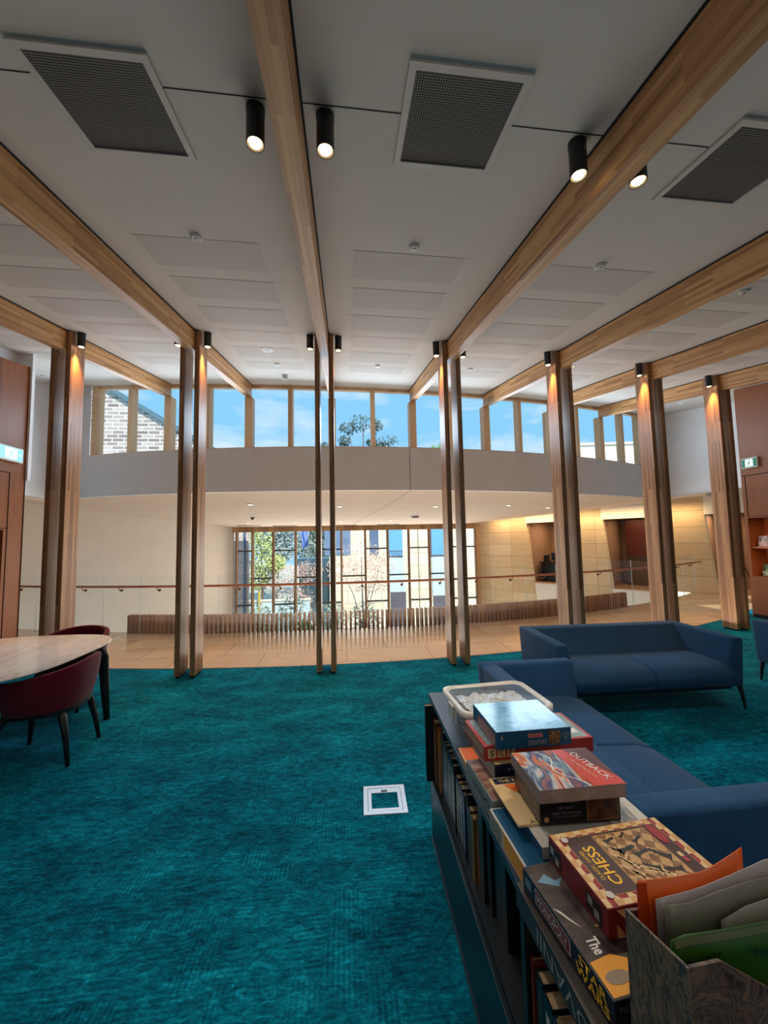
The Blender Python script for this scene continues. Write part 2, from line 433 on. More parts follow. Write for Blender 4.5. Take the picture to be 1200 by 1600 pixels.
# upper side walls of the hall beyond the posts
mb = MB(); yf = arc(LX, R_FAS)
mb.box(LX - .1, 6.5, 2.69, LX, yf + .3, 5.7); mb.box(LX, 6.5, 2.69, -4.96, 6.56, 5.7); struct('wall_left_upper', mb, M['plaster'])
mb = MB(); yf = arc(RX, R_FAS)
mb.box(RX, 6.9, 2.70, RX + .1, yf + .5, 5.6); mb.box(8.0, 6.88, 2.70, RX, 6.94, 5.6); struct('wall_right_upper', mb, M['plaster'])
# fascia below the clerestory, and the blank returns either side of it
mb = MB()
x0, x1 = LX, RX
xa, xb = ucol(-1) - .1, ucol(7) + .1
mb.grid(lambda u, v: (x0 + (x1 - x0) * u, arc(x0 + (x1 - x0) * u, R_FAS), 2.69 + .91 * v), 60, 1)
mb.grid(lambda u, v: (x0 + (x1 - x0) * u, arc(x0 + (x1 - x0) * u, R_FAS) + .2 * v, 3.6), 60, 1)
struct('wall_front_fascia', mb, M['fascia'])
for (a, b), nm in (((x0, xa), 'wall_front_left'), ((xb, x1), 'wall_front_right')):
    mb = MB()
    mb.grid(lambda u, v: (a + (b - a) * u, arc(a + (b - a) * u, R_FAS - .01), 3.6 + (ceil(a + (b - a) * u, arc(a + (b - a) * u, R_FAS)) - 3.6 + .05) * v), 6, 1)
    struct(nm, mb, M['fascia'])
mb = MB(); yj = arc(1.384, R_FAS) - .003
mb.box(1.380, yj, 2.69, 1.388, yj + .002, 3.6); struct('trim_%d' % tn, mb, M['blackgap']); tn += 1
# soffit over the foyer and the void
mb = MB()
def sp(u, v):
    x = -9.5 + 21 * u; y0 = arc(max(LX - .6, min(RX + .6, x)), R_FAS) if LX - .1 < x < RX + .1 else 5.6
    y = y0 + (16.05 - y0) * v; return (x, y, soff(y, x))
mb.grid(sp, 84, 24)
struct('ceiling', mb, M['soffit'])
mb = MB(); mb.box(-10, 10.9, 2.80, 12, 16.3, 2.95); struct('ceiling', mb, M['plaster'])
p = Vector((1.384, arc(1.384, R_FAS), 0)); mb = MB()
mb.grid(lambda u, v: (1.384 - 1.25 * u + .012 * v, p.y + (15.9 - p.y) * u, soff(p.y + (15.9 - p.y) * u, 1.384 - 1.25 * u) - .003), 20, 1)
struct('trim_%d' % tn, mb, M['brownwall']); tn += 1
# left foyer wall
mb = MB(); mb.poly([lw(0, LOW), lw(11, LOW), lw(11, 2.73)] + [lw(q, soff(lw(q, 0)[1], lw(q, 0)[0]) + .02) for q in (8, 7, 6, 5, 4, 3, 2, 1, 0)])
struct('wall_left', mb, M['cream'], solid=.04)
# right foyer wall: sandstone piers, white slab faces, alcoves
def rpoly(mb, pts, n=0.): mb.poly([rw(s, z, n) for s, z in pts])
def rz(s): return soff(rw(s, 0)[1], rw(s, 0)[0]) + .02
mb = MB()
rpoly(mb, [(7.77, LOW), (7.77, rz(7.77)), (6.6, rz(6.6)), (5.49, rz(5.49)), (5.47, 2.17), (5.21, -.76), (5.05, -2.2), (4.9, LOW)])
struct('wall_right_stone', mb, M['sand_wall'])
mb = MB(); rpoly(mb, [(3.6, rz(3.6)), (2.8, rz(2.8)), (2.76, 2.2), (2.60, -.05), (2.3, LOW), (3.3, LOW), (3.55, -.05)]); struct('wall_right_stone', mb, M['sand_wall'])
mb = MB(); rpoly(mb, [(1.25, rz(1.25)), (.14, rz(.14)), (.14, 2.22), (.0, 0), (1.05, 0), (1.22, 2.2)]); struct('wall_right_stone', mb, M['sand_wall'])
mb = MB()
for a, b in ((3.55, 5.5), (1.2, 2.8), (-2.6, .14)):
    rpoly(mb, [(a, 2.18), (b, 2.18), (b, rz(b)), ((a + b) / 2, rz((a + b) / 2)), (a, rz(a))], .01)
struct('wall_right_bulkhead', mb, M['cream'])
mb = MB()
rpoly(mb, [(1.0, LOW), (5.35, LOW), (5.35, -.06), (1.0, -.06)], -.01)
struct('wall_right_slab', mb, M['cream'])
mb = MB()
for a, b in ((3.5, 5.45), (1.0, 2.85), (-2.6, .2)):
    d = -1.9
    rpoly(mb, [(a, -.06), (b, -.06), (b, 2.3), (a, 2.3)], d)
    mb.poly([rw(a, -.06), rw(a, -.06, d), rw(a, 2.3, d), rw(a, 2.3)]); mb.poly([rw(b, -.06), rw(b, -.06, d), rw(b, 2.3, d), rw(b, 2.3)])
    mb.poly([rw(a, 2.3), rw(b, 2.3), rw(b, 2.3, d), rw(a, 2.3, d)])
struct('wall_right_alcoves', mb, M['brownwall'])
mb = MB()
for a, b in ((3.5, 5.45), (1.0, 2.85), (-2.6, .2)):
    mb.poly([rw(a, -.058, .0), rw(b, -.058, .0), rw(b, -.058, -1.9), rw(a, -.058, -1.9)])
struct('floor', mb, M['brownwall'])
# lit reveal edges of the piers
mb = MB()
for a, b, c, d in ((5.47, 2.17, 5.20, -.8), (2.76, 2.18, 2.59, -.05), (.14, 2.2, .0, 0)):
    mb.poly([rw(a, b), rw(c, d), rw(c - .07, d, -.02), rw(a - .01, b, -.12)])
struct('trim_%d' % tn, mb, M['sand_wall']); tn += 1

# ---- timber side walls of the reading room
mb = MB()
mb.box(-5.15, -3.1, 0, -5.0, 6.5, 4.3)
zt = lambda y: ceil(-5, y) - .22
mb = MB(); mb.extx([(-3.1, 0), (6.5, 0), (6.5, 1.9), (6.17, 1.9), (6.17, .9), (5.2, .9), (5.2, 1.9), (-3.1, 1.9)], -5.25, -5.0)
mb.extx([(-3.1, 1.9), (6.5, 1.9), (6.5, zt(6.5)), (-3.1, zt(-3.1))], -5.25, -5.0)
mb.box(-5.4, 5.1, .8, -5.26, 6.3, 2.0)
wl = struct('wall_left_timber', mb, M['wallwood'])
mb = MB()
mb.box(-4.999, 6.225, .02, -4.994, 6.235, 2.76); mb.box(-4.999, 5.0, 2.755, -4.994, 6.235, 2.765); mb.box(-4.999, 5.0, 1.92, -4.994, 6.235, 1.93)
mb.box(-5.02, 6.5, 0, -4.992, 6.51, zt(6.5))
struct('trim_%d' % tn, mb, M['blackgap']); tn += 1
mb = MB(); mb.box(-5.25, -3.1, zt(-3.1), -5.2, 6.5, 4.9); mb = MB()
mb.extx([(-3.1, zt(-3.1)), (6.5, zt(6.5)), (6.5, ceil(-5.2, 6.5)), (-3.1, ceil(-5.2, -3.1))], -5.25, -5.2)
struct('wall_left_bulkhead', mb, M['plaster'])
zr = lambda y: ceil(7.95, y) - .01
mb = MB(); mb.extx([(-3.1, 0), (6.92, 0), (6.92, .80), (-3.1, .80)], 7.95, 8.35)
mb.extx([(-3.1, 1.94), (6.92, 1.94), (6.92, zr(6.92)), (-3.1, zr(-3.1))], 7.95, 8.35)
mb.extx([(6.86, .80), (6.92, .80), (6.92, 1.94), (6.86, 1.94)], 7.95, 8.35)
mb.extx([(-3.1, .80), (5.0, .80), (5.0, 1.94), (-3.1, 1.94)], 7.95, 8.35)
struct('wall_right_timber', mb, M['wallwood'])
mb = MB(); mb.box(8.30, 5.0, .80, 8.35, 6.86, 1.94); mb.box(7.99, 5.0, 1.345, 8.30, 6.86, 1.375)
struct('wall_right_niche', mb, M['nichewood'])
mb = MB(); mb.box(7.944, 5.2, 2.775, 7.949, 6.9, 2.787); mb.box(7.944, 6.84, 1.97, 7.949, 6.85, 2.78); mb.box(7.944, 5.2, 1.965, 7.949, 6.85, 1.972)
mb.box(7.944, 5.2, .0, 7.949, 6.9, .07)
struct('trim_%d' % tn, mb, M['blackgap']); tn += 1

# ---- timber beams and twin posts
POSTL = ['far left pair partly behind the marble table', 'pair second from the left', 'slim central pair', 'pair third from the right of the open floor',
         'pair behind the left end of the sofa', 'pair behind the middle of the sofa', 'pair by the bookshelf niche at far right']
BEAMN = ['far left edge', 'left side, over the second post pair', 'centre, overhead', 'right of centre, crossing the top right corner', 'right side, over the fourth post pair from the right', 'right side, over the fifth pair', 'far right, above the timber wall']
def front(u): return 25.915 - math.sqrt(20.98 ** 2 - (u - .197) ** 2)
BW, BD = .056, .27
for k in range(-1, 8):
    u = ucol(k); ye = arc(u, R_FAS - .03); ys = -2.9
    if k == -1: continue
    if k == 7: continue
    mb = MB(); z = lambda y, d=0: ceil(u, y) - .004 - d
    mb.extx([(ys, z(ys, BD)), (ye, z(ye, BD)), (ye, z(ye)), (ys, z(ys))], u - BW, u + BW)
    t = thing('timber_beam', 'laminated timber ceiling beam, ' + BEAMN[k], 'beam', (u, ys, z(ys, BD)), 0, 'laminated timber ceiling beams')
    obj('beam_timber', mb, M['beam'], t)
    mb = MB()
    for sgn in (-1, 1):
        xx = u + sgn * (BW + .006)
        mb.extx([(ys, z(ys, .009)), (ye - .1, z(ye - .1, .009)), (ye - .1, z(ye - .1) - .001), (ys, z(ys) - .001)], xx - .005, xx + .005)
    obj('shadow_gap', mb, M['blackgap'], t)  # solid black strips stand in for the shade above the beam sides
    yf = front(u)
    for sgn, nm in ((-1, 'left'), (1, 'right')):
        a, b = u + sgn * (BW + .003), u + sgn * (BW + .066); a, b = min(a, b), max(a, b)
        mb = MB(); d = .27
        zt_ = [ceil(x, y) - .006 for x, y in ((a, yf), (b, yf), (b, yf + d), (a, yf + d))]
        mb.hull8([(a, yf, .03), (b, yf, .03), (b, yf + d, .03), (a, yf + d, .03)],
                 [(x, y, zz) for (x, y), zz in zip(((a, yf), (b, yf), (b, yf + d), (a, yf + d)), zt_)])
        pt = thing('timber_post', '%s post of the twin timber posts, %s' % (nm, POSTL[k]), 'post', ((a + b) / 2, yf + d / 2, 0), 0, 'twin timber posts along the carpet edge')
        obj('post_timber', mb, M['post'], pt, bevel=.003)
        mb = MB(); mb.box(a + .012, yf + .03, .004, b - .012, yf + d - .03, .032); obj('base_shoe', mb, M['black'], pt)

# ---- clerestory window along the curve
root = thing('window_1', '', ''); del root['label']; del root['category']; root['kind'] = 'structure'
mbm, mbg = MB(), MB()
js = [-1 + .5 * i for i in range(17)]
def cpos(k): x = U0 + (k - 2) * S; return x, arc(x, R_FAS - .08)
for j in js:
    x, y = cpos(j); w = .075 if abs(j - round(j)) < .01 else .045
    dx, dy = CX - x, CY - y; L = math.hypot(dx, dy); n = Vector((dx / L, dy / L, 0)); t = Vector((n.y, -n.x, 0))
    m = MB(); p = Vector((x, y, 0)); d0, d1 = -.06, .11
    top = ceil(x, y) - (.28 if w > .05 and -1 < j < 7 else .0)
    q = [p + t * sx * w + n * dd for sx, dd in ((-1, d0), (1, d0), (1, d1), (-1, d1))]
    m.hull8([(v.x, v.y, 3.6) for v in q], [(v.x, v.y, top) for v in q])
    obj('mullion', m, M['clerframe'], root)
for j, j2 in zip(js, js[1:]):
    (xa_, ya_), (xb_, yb_) = cpos(j), cpos(j2)
    m = MB(); m.poly([(xa_, ya_ + .02, 3.6), (xb_, yb_ + .02, 3.6), (xb_, yb_ + .02, ceil(xb_, yb_)), (xa_, ya_ + .02, ceil(xa_, ya_))]); obj('pane', m, M['glass'], root)
    m = MB()
    m.hull8([(xa_, ya_ - .03, ceil(xa_, ya_) - .075), (xb_, yb_ - .03, ceil(xb_, yb_) - .075), (xb_, yb_ + .06, ceil(xb_, yb_) - .075), (xa_, ya_ + .06, ceil(xa_, ya_) - .075)],
            [(xa_, ya_ - .03, ceil(xa_, ya_)), (xb_, yb_ - .03, ceil(xb_, yb_)), (xb_, yb_ + .06, ceil(xb_, yb_)), (xa_, ya_ + .06, ceil(xa_, ya_))]); obj('head_rail', m, M['clerframe'], root)
    m = MB()
    m.hull8([(xa_, ya_ - .03, 3.6), (xb_, yb_ - .03, 3.6), (xb_, yb_ + .06, 3.6), (xa_, ya_ + .06, 3.6)],
            [(xa_, ya_ - .03, 3.63), (xb_, yb_ - .03, 3.63), (xb_, yb_ + .06, 3.63), (xa_, ya_ + .06, 3.63)]); obj('sill', m, M['clerframe'], root)

# ---- two-storey window at the far end of the void
root = thing('window_2', '', '', (0, 16, 0)); del root['label']; del root['category']; root['kind'] = 'structure'
WX = [-4.34, -3.72, -2.9, -2.02, -1.13, -.17, .81, 1.74, 2.63, 3.5, 4.41, 5.52]
WT = 2.27
for i, x in enumerate(WX):
    m = MB(); m.box(x - .04, 15.9, LOW, x + .04, 16.08, WT); obj('mullion', m, M['frame'], root)
    m = MB(); m.box(x - .042, 15.89, LOW, x - .015, 15.905, 2.06); obj('mullion_seal', m, M['darkframe'], root)
m = MB(); m.box(-4.5, 15.88, 2.06, 6.2, 16.1, WT + .02); obj('head_rail', m, M['frame'], root)
m = MB(); m.box(5.56, 15.9, LOW, 6.25, 16.08, WT); obj('side_panel', m, M['frame'], root)
for i, (a, b) in enumerate(zip(WX, WX[1:])):
    m = MB(); m.poly([(a, 16, LOW), (b, 16, LOW), (b, 16, 2.06), (a, 16, 2.06)]); obj('pane', m, M['glass'], root)
    m = MB()
    for z in ((1.3, -.85, -2.9) if i % 2 == 0 else (.2, -1.95)): m.box(a + .04, 15.95, z - .028, b - .04, 16.03, z + .028)
    obj('transom', m, M['darkframe'], root)

# ---- glass balustrade, handrail, batten screen
def bpos(x, r, z=0): return Vector((x, arc(x, r), z))
gx = [-6.78 + .745 * i for i in range(23)]
for i, (a, b) in enumerate(zip(gx, gx[1:])):
    pa, pb = bpos(a + .006, R_BAL), bpos(b - .006, R_BAL); m = MB()
    t = thing('glass_panel', 'clear frameless glass balustrade panel, %s from the left' % ORD[i], 'glass panel', ((pa.x + pb.x) / 2, (pa.y + pb.y) / 2, 0), 0, 'frameless glass balustrade panels')
    m.poly([(pa.x, pa.y, .0), (pb.x, pb.y, .0), (pb.x, pb.y, 1.07), (pa.x, pa.y, 1.07)]); obj('pane', m, M['balglass'], t)
    m = MB(); m.box(pb.x - .004, pb.y - .006, .0, pb.x + .002, pb.y + .006, 1.07); obj('pane_edge', m, M['glassedge'], t)
rt = thing('handrail', 'round timber handrail running along the whole glass balustrade', 'handrail', (0, arc(0, R_BAL) - .08, 0))
path = [bpos(-6.8 + 16.75 * i / 60, R_BAL + .09, .875) for i in range(61)]
m = MB(); m.tube(path, .022, 10); obj('rail', m, M['rail'], rt, smooth=True)
for a, b in zip(gx, gx[1:]):
    c = bpos((a + b) / 2, R_BAL); nn = Vector((CX - c.x, CY - c.y, 0)).normalized()
    m = MB(); m.tube([c + Vector((0, 0, .80)) - nn * .006, c + Vector((0, 0, .80)) - nn * .03], .024, 12)
    m.tube([c + Vector((0, 0, .80)) - nn * .02, c + Vector((0, 0, .805)) - nn * .07, c + Vector((0, 0, .83)) - nn * .09, c + Vector((0, 0, .86)) - nn * .09], .008, 8)
    obj('bracket', m, M['brass'], rt, smooth=True)
m = MB(); xx = -4.05; nb = 0
while xx < 6.45:
    c = bpos(xx, R_BAL - .09); nn = Vector((CX - c.x, CY - c.y, 0)).normalized(); tt = Vector((nn.y, -nn.x, 0))
    q = [c + tt * sx * .017 + nn * dd for sx, dd in ((-1, -.055), (1, -.055), (1, .065), (-1, .065))]
    m.hull8([(v.x, v.y, -.3) for v in q], [(v.x, v.y, .33) for v in q]); xx += .085 * nn.y; nb += 1
tag(obj('batten_screen', m, M['batten']), 'curved low screen of upright timber battens behind the glass balustrade', 'screen')

# ---- ceiling fixtures
def on_ceiling(name, label, cat, x, y, group=None): return thing(name, label, cat, (x, y, ceil(x, y)), 0, group)
def lamp(name, typ, loc, energy, col, parent=None, **kw):
    L = bpy.data.lights.new(name, typ); L.energy = energy; L.color = col
    for k, v in kw.items(): setattr(L, k, v)
    o = bpy.data.objects.new(name, L); C.objects.link(o)
    if parent:
        o.parent = parent; o.location = WM[parent.name].inverted() @ Vector(loc)
    else: o.location = loc
    return o
WARM = (1., .52, .16)
def can_light(x, y, label, power=115, lcol=WARM, spot=1.05):
    z = ceil(x, y); t = on_ceiling('cylinder_downlight', label, 'light', x, y, 'black cylinder downlights')
    m = MB(); m.lathe([(.038, -.02), (.045, -.02), (.045, -.2), (.040, -.2), (.036, -.185)], (x, y, z), 24); obj('housing', m, M['black'], t, smooth=False)
    m = MB(); m.lathe([(.047, .012), (.047, -.022)], (x, y, z - .006), 20); obj('mounting_ring', m, M['black'], t)
    m = MB(); m.lathe([(.0355, -.183), (.030, -.197), (.01, -.2)], (x, y, z), 20); obj('lamp_lens', m, M['lens'], t, smooth=True)
    l = lamp('lamp', 'SPOT', (x, y, z - .21), power, lcol, t, spot_size=spot, spot_blend=.9, shadow_soft_size=.03)
    return t
for k in range(0, 7):
    u = ucol(k); y = front(u) + .09
    for sgn, nm in ((-1, 'left'), (1, 'right')):
        can_light(u + sgn * .188, y, 'black cylinder downlight on the ceiling, %s side of the %s twin posts from the left' % (nm, ORD[k]))
for k in (2, 3):
    for sgn, nm in ((-1, 'left'), (1, 'right')):
        can_light(ucol(k) + sgn * .175, 1.85, 'lit black cylinder downlight near the camera, %s side of the %s' % (nm, 'central beam' if k == 2 else 'beam right of centre'), 46, (1, .84, .66), 1.9)
for i, (x, y) in enumerate([(-1.14, 1.93), (.6, 1.82), (2.33, 1.9)]):
    t = on_ceiling('ceiling_grille', 'square dark mesh air grille with white frame, %s' % ('left of the central beam', 'right of the central beam', 'at the right edge')[i], 'vent', x, y, 'square ceiling air grilles')
    def gp(dx, dy, dz): return (x + dx, y + dy, ceil(x + dx, y + dy) + dz)
    m = MB(); h = .29; q = .255
    for (a, b, c, d) in ((-h, -h, h, -q), (-h, q, h, h), (-h, -q, -q, q), (q, -q, h, q)):
        m.hull8([gp(a, b, -.016), gp(c, b, -.016), gp(c, d, -.016), gp(a, d, -.016)], [gp(a, b, -.001), gp(c, b, -.001), gp(c, d, -.001), gp(a, d, -.001)])
    obj('frame', m, M['grilleframe'], t)
    m = MB(); m.poly([gp(-q, -q, -.008), gp(q, -q, -.008), gp(q, q, -.008), gp(-q, q, -.008)]); obj('mesh_screen', m, M['mesh'], t)
def disc(x, y, r, h, label, name='smoke_detector', cat='detector', mat='white', group='small round ceiling detectors'):
    t = on_ceiling(name, label, cat, x, y, group); z = ceil(x, y)
    m = MB(); m.lathe([(r, .01), (r, -h * .5), (r * .8, -h)], (x, y, z - .008), 20); obj('cover', m, M[mat], t)
    m = MB(); m.lathe([(r * .25, 0), (r * .25, -h * .35)], (x, y, z - .008 - h), 12); obj('sensor', m, M['chrome'], t)
disc(-1.14, 2.98, .042, .02, 'small round white detector above the left bay, between grille and posts')
disc(.58, 2.9, .042, .02, 'small round white detector in the central bay, below the right grille')
disc(2.23, 2.97, .042, .02, 'small round detector in the bay right of the crossing beam')
disc(3.9, 3.21, .042, .02, 'small round detector near the right edge of the ceiling')
disc(-1.12, 6.45, .042, .02, 'small round detector between speaker and clerestory, left of the central posts')
disc(.58, 6.3, .042, .02, 'small round detector in the central bay near the clerestory')
disc(2.18, 6.25, .042, .02, 'small round detector in the bay right of the third posts, near the clerestory')
disc(-1.1, 7.2, .05, .07, 'small grey dome sensor right before the clerestory glass', 'motion_sensor', 'sensor', 'chrome', 'sensors')
disc(-1.13, 5.69, .09, .012, 'round white ceiling speaker left of the central posts', 'ceiling_speaker', 'speaker', 'white', 'round ceiling speakers')
disc(8.2, 8.3, .12, .012, 'round white ceiling diffuser by the right upper wall', 'ceiling_speaker', 'speaker', 'white', 'round ceiling speakers')
disc(-5.85, 7.9, .12, .012, 'round white ceiling diffuser by the left upper wall', 'ceiling_speaker', 'speaker', 'white', 'round ceiling speakers')
# soffit downlights
SD = [(-2.3, 9.6), (-.15, 10.0), (2.45, 10.25), (4.55, 10.3), (6.2, 11.2), (-3.4, 13.9), (-1.75, 13.6), (-.14, 13.6), (1.6, 13.5), (4.2, 13.4)]
for i, (x, y) in enumerate(SD):
    z = soff(y, x); row = 'front' if i < 5 else 'back'; n = i if i < 5 else i - 5
    t = thing('recessed_downlight', 'recessed round downlight in the foyer soffit, %s row, %s from the left' % (row, ORD[n]), 'light', (x, y, z), 0, 'recessed downlights in the foyer soffit')
    m = MB(); m.lathe([(.085, 0), (.085, -.008), (.06, -.008)], (x, y, z - .002), 20); obj('trim_ring', m, M['white'], t)
    m = MB(); m.lathe([(.058, -.009), (.058, -.012)], (x, y, z - .002), 16); obj('lamp_lens', m, M['lens_soft'], t)
    lamp('lamp', 'SPOT', (x, y, z - .03), 46, (1, .74, .46), t, spot_size=2.3, spot_blend=.8, shadow_soft_size=.06)
for i, (x, y) in enumerate([(-3.6, 14.9), (-2.3, 15.0), (.0, 15.1), (1.7, 15.1)]):
    z = soff(y, x); t = thing('slot_diffuser', 'narrow grey slot diffuser in the foyer soffit before the far window, %s from the left' % ORD[i], 'vent', (x, y, z), 0, 'slot diffusers in the foyer soffit')
    m = MB(); m.box(x - .45, y - .07, z - .02, x + .45, y + .07, z - .002); obj('frame', m, M['grilleframe'], t)
    m = MB(); m.box(x - .42, y - .045, z - .024, x + .42, y + .045, z - .0205); obj('slot', m, M['darkframe'], t)
for i, (x, y, lb) in enumerate([(-2.9, 12.4, 'left'), (3.9, 13.0, 'right')]):
    z = soff(y, x); t = thing('ceiling_sensor', 'small dark dome sensor under the foyer soffit, %s one' % lb, 'sensor', (x, y, z), 0, 'dome sensors')
    m = MB(); m.lathe([(.06, 0), (.06, -.02), (.03, -.07), (.01, -.08)], (x, y, z - .002), 14); obj('dome', m, M['darkframe'], t)
x, y = 2.3, 12.6; z = soff(y, x); t = thing('cassette_sensor', 'small square white unit on the foyer soffit beside the third posts', 'sensor', (x, y, z))
m = MB(); m.box(x - .13, y - .13, z - .07, x + .13, y + .13, z - .002); obj('casing', m, M['white'], t, bevel=.01)
m = MB(); m.box(x - .09, y - .132, z - .06, x + .09, y - .13, z - .03); obj('grille', m, M['darkframe'], t)
x, y = 9.3, 8.9; z = soff(y, x); t = thing('ceiling_speaker', 'dark round speaker under the soffit beside the right bulkhead', 'speaker', (x, y, z))
m = MB(); m.lathe([(.09, 0), (.09, -.08), (.07, -.1)], (x, y, z - .002), 18); obj('casing', m, M['chrome'], t)

# ---- exit signs
M['exitgreen'] = emissive('exit_green', (10, 120, 84), .55)
M['exitwhite'] = emissive('exit_white', (238, 255, 248), 1.1)
M['exitpale'] = emissive('exit_pale', (150, 220, 232), .9)
def exit_sign(root, O, U, V, w, h, arrow):
    O, U, V = Vector(O), Vector(U), Vector(V); N = U.cross(V)
    def P(a, b, l): return O + U * a + V * b + N * l
    def quad(mb, a0, b0, a1, b1, l): mb.poly([P(a0, b0, l), P(a1, b0, l), P(a1, b1, l), P(a0, b1, l)])
    m = MB(); m.hull8([P(-w / 2, -h / 2, -.05), P(w / 2, -h / 2, -.05), P(w / 2, -h / 2, 0), P(-w / 2, -h / 2, 0)],
                      [P(-w / 2, h / 2, -.05), P(w / 2, h / 2, -.05), P(w / 2, h / 2, 0), P(-w / 2, h / 2, 0)]); obj('sign_case', m, M['white'], root, bevel=.006)
    m = MB(); quad(m, -w * .47, -h * .42, w * .47, h * .42, .001); root = obj('sign_face', m, M['exitgreen'], root)
    m = MB()
    dw = w * .24; quad(m, -dw, -h * .36, dw, h * .36, .002)
    obj('doorway_symbol', m, M['exitwhite'], root)
    m = MB(); s = h
    def limb(pts, r): 
        for (a, b), (c, d) in zip(pts, pts[1:]):
            dx, dy = c - a, d - b; L = math.hypot(dx, dy); nx, ny = -dy / L * r, dx / L * r
            m.poly([P(a + nx, b + ny, .003), P(a - nx, b - ny, .003), P(c - nx, d - ny, .003), P(c + nx, d + ny, .003)])
    limb([(.02 * s, .12 * s), (-.04 * s, -.08 * s)], .05 * s)
    limb([(-.04 * s, -.08 * s), (.1 * s, -.14 * s), (.06 * s, -.3 * s)], .03 * s)
    limb([(-.04 * s, -.08 * s), (-.1 * s, -.2 * s), (-.24 * s, -.22 * s)], .03 * s)
    limb([(.02 * s, .12 * s), (.16 * s, .06 * s), (.2 * s, -.02 * s)], .022 * s)
    limb([(.02 * s, .12 * s), (-.12 * s, .1 * s), (-.16 * s, 0)], .022 * s)
    m.poly([P(.06 * s + .055 * s * math.cos(q * PI / 5), .23 * s + .055 * s * math.sin(q * PI / 5), .003) for q in range(10)])
    obj('running_figure', m, M['exitgreen'], root)
    if arrow:
        m = MB(); a = w * .36 * arrow
        m.poly([P(a - .1 * s * arrow, .08 * s, .003), P(a + .1 * s * arrow, 0, .003), P(a - .1 * s * arrow, -.08 * s, .003)]); obj('arrow', m, M['exitwhite'], root)
t = thing('exit_sign', 'green running figure exit sign on the right timber wall', 'sign', (7.9, 6.7, 3.02), 0, 'lit exit signs')
exit_sign(t, (7.9, 6.7, 3.02), (0, -1, 0), (0, 0, 1), .30, .2, 0)
t = thing('exit_sign', 'pale lit exit sign with arrow on the left timber wall', 'sign', (-4.945, 6.17, 3.04), 0, 'lit exit signs')
M_s = M['exitgreen']; M['exitgreen'] = M['exitpale']; exit_sign(t, (-4.945, 6.17, 3.04), (0, 1, 0), (0, 0, 1), .44, .22, 1); M['exitgreen'] = M_s

# ---- sofas
def rect_loop(x0, y0, x1, y1): return [(x0, y0), (x1, y0), (x1, y1), (x0, y1)]
def make_sofa(label, L, D, loc, rotz):
    # local: x along the length 0..L, back at y=D, front at y=0
    t = thing('sofa', label, 'sofa', loc, rotz, 'blue two seat sofas')
    H = .66; zb = .2
    m = MB(); m.extx([(.04, zb), (D - .002, zb), (D + .017, H - .002), (D - .12, H - .002), (D - .30, .36), (.04, .30)], .06, L - .06)
    obj('backrest', m, M['blue'], t, smooth=True, bevel=.025, seg=3, local=True)
    for sgn in (0, 1):
        m = MB(); a0, a1, b0, b1 = (0, .115, .015, .20)  # top outer/inner, bottom outer/inner
        X = (lambda v: v) if sgn == 0 else (lambda v: L - v)
        m.hull8([(X(b0), .02, zb), (X(b1), .02, zb), (X(b1), D, zb), (X(b0), D, zb)], [(X(a0), .0, H), (X(a1), .0, H), (X(a1), D + .02, H), (X(a0), D + .02, H)])
        obj('arm', m, M['blue'], t, smooth=True, bevel=.025, seg=3, local=True)
    m = MB(); m.box(.1, .05, zb - .03, L - .1, D - .05, zb + .12); obj('seat_base', m, M['navydark'], t, bevel=.015, local=True)
    mid = L / 2
    for a, b in ((.15, mid - .003), (mid + .003, L - .15)):
        m = MB()
        def sf(u, v):
            # cushion surface loop around x axis
            prof = [(D - .26, .25), (D - .26, .39), (D - .32, .415), (D * .5, .425), (.12, .415), (.0, .385), (-.05, .33), (-.02, .25), (.02, .205), (.3, .2)]
            return prof
        prof = [(D - .26, .22), (D - .26, .40), (D - .34, .415), (D * .45, .425), (.10, .415), (.0, .385), (-.045, .33), (-.03, .27), (.015, .215), (.3, .21)]
        m.extx(prof, a, b); obj('seat_cushion', m, M['blue'], t, smooth=True, bevel=.018, seg=3, local=True)
    for x, y, dx, dy in ((.05, .04, -.015, -.03), (L - .05, .04, .015, -.03), (.05, D - .04, -.02, .02), (L - .05, D - .04, .02, .02)):
        m = MB(); m.tube([(x, y, .22), (x + dx * .6, y + dy * .6, .12), (x + dx, y + dy, .004)], [.022, .016, .011], 8); obj('leg', m, M['leg'], t, local=True)
    return t
sofa = make_sofa('blue two seat sofa facing the camera, right of the open floor', 1.85, .80, (1.90, 3.40, 0), -.02)
dup(sofa, (4.60, 3.22, 0), 0, 'blue sofa cut off by the right edge of the photo')
make_sofa('blue two seat sofa seen from behind, directly behind the bookshelf', 1.74, .74, (1.80, 1.345, 0), PI / 2)

# ---- marble table
tcx, tcy, ta_ = -2.97, 3.56, .77
def sup(a, n, k, N=72):
    th = 2 * PI * k / N; c, s = math.cos(th), math.sin(th)
    return (math.copysign(abs(c) ** (2 / n), c) * a, math.copysign(abs(s) ** (2 / n), s) * a)
t = thing('marble_table', 'rounded square table with pale marble top and black legs at left edge', 'table', (tcx, tcy, 0))
m = MB(); N = 72
rings = [(ta_ - .10, .700), (ta_ - .005, .728), (ta_, .734), (ta_ - .003, .74)]
vs = []; fs = []
for a, z in rings:
    for k in range(N): x, y = sup(a, 3.1, k, N); vs.append((tcx + x, tcy + y, z))
for i in range(len(rings) - 1):
    for k in range(N): fs.append((i * N + k, i * N + (k + 1) % N, (i + 1) * N + (k + 1) % N, (i + 1) * N + k))
fs += [tuple(range(N - 1, -1, -1)), tuple((len(rings) - 1) * N + k for k in range(N))]
m.add(vs, fs); obj('tabletop', m, M['marble'], t)
m = MB(); m.box(tcx - .42, tcy - .42, .655, tcx + .42, tcy + .42, .699); obj('under_frame', m, M['leg'], t, bevel=.02)
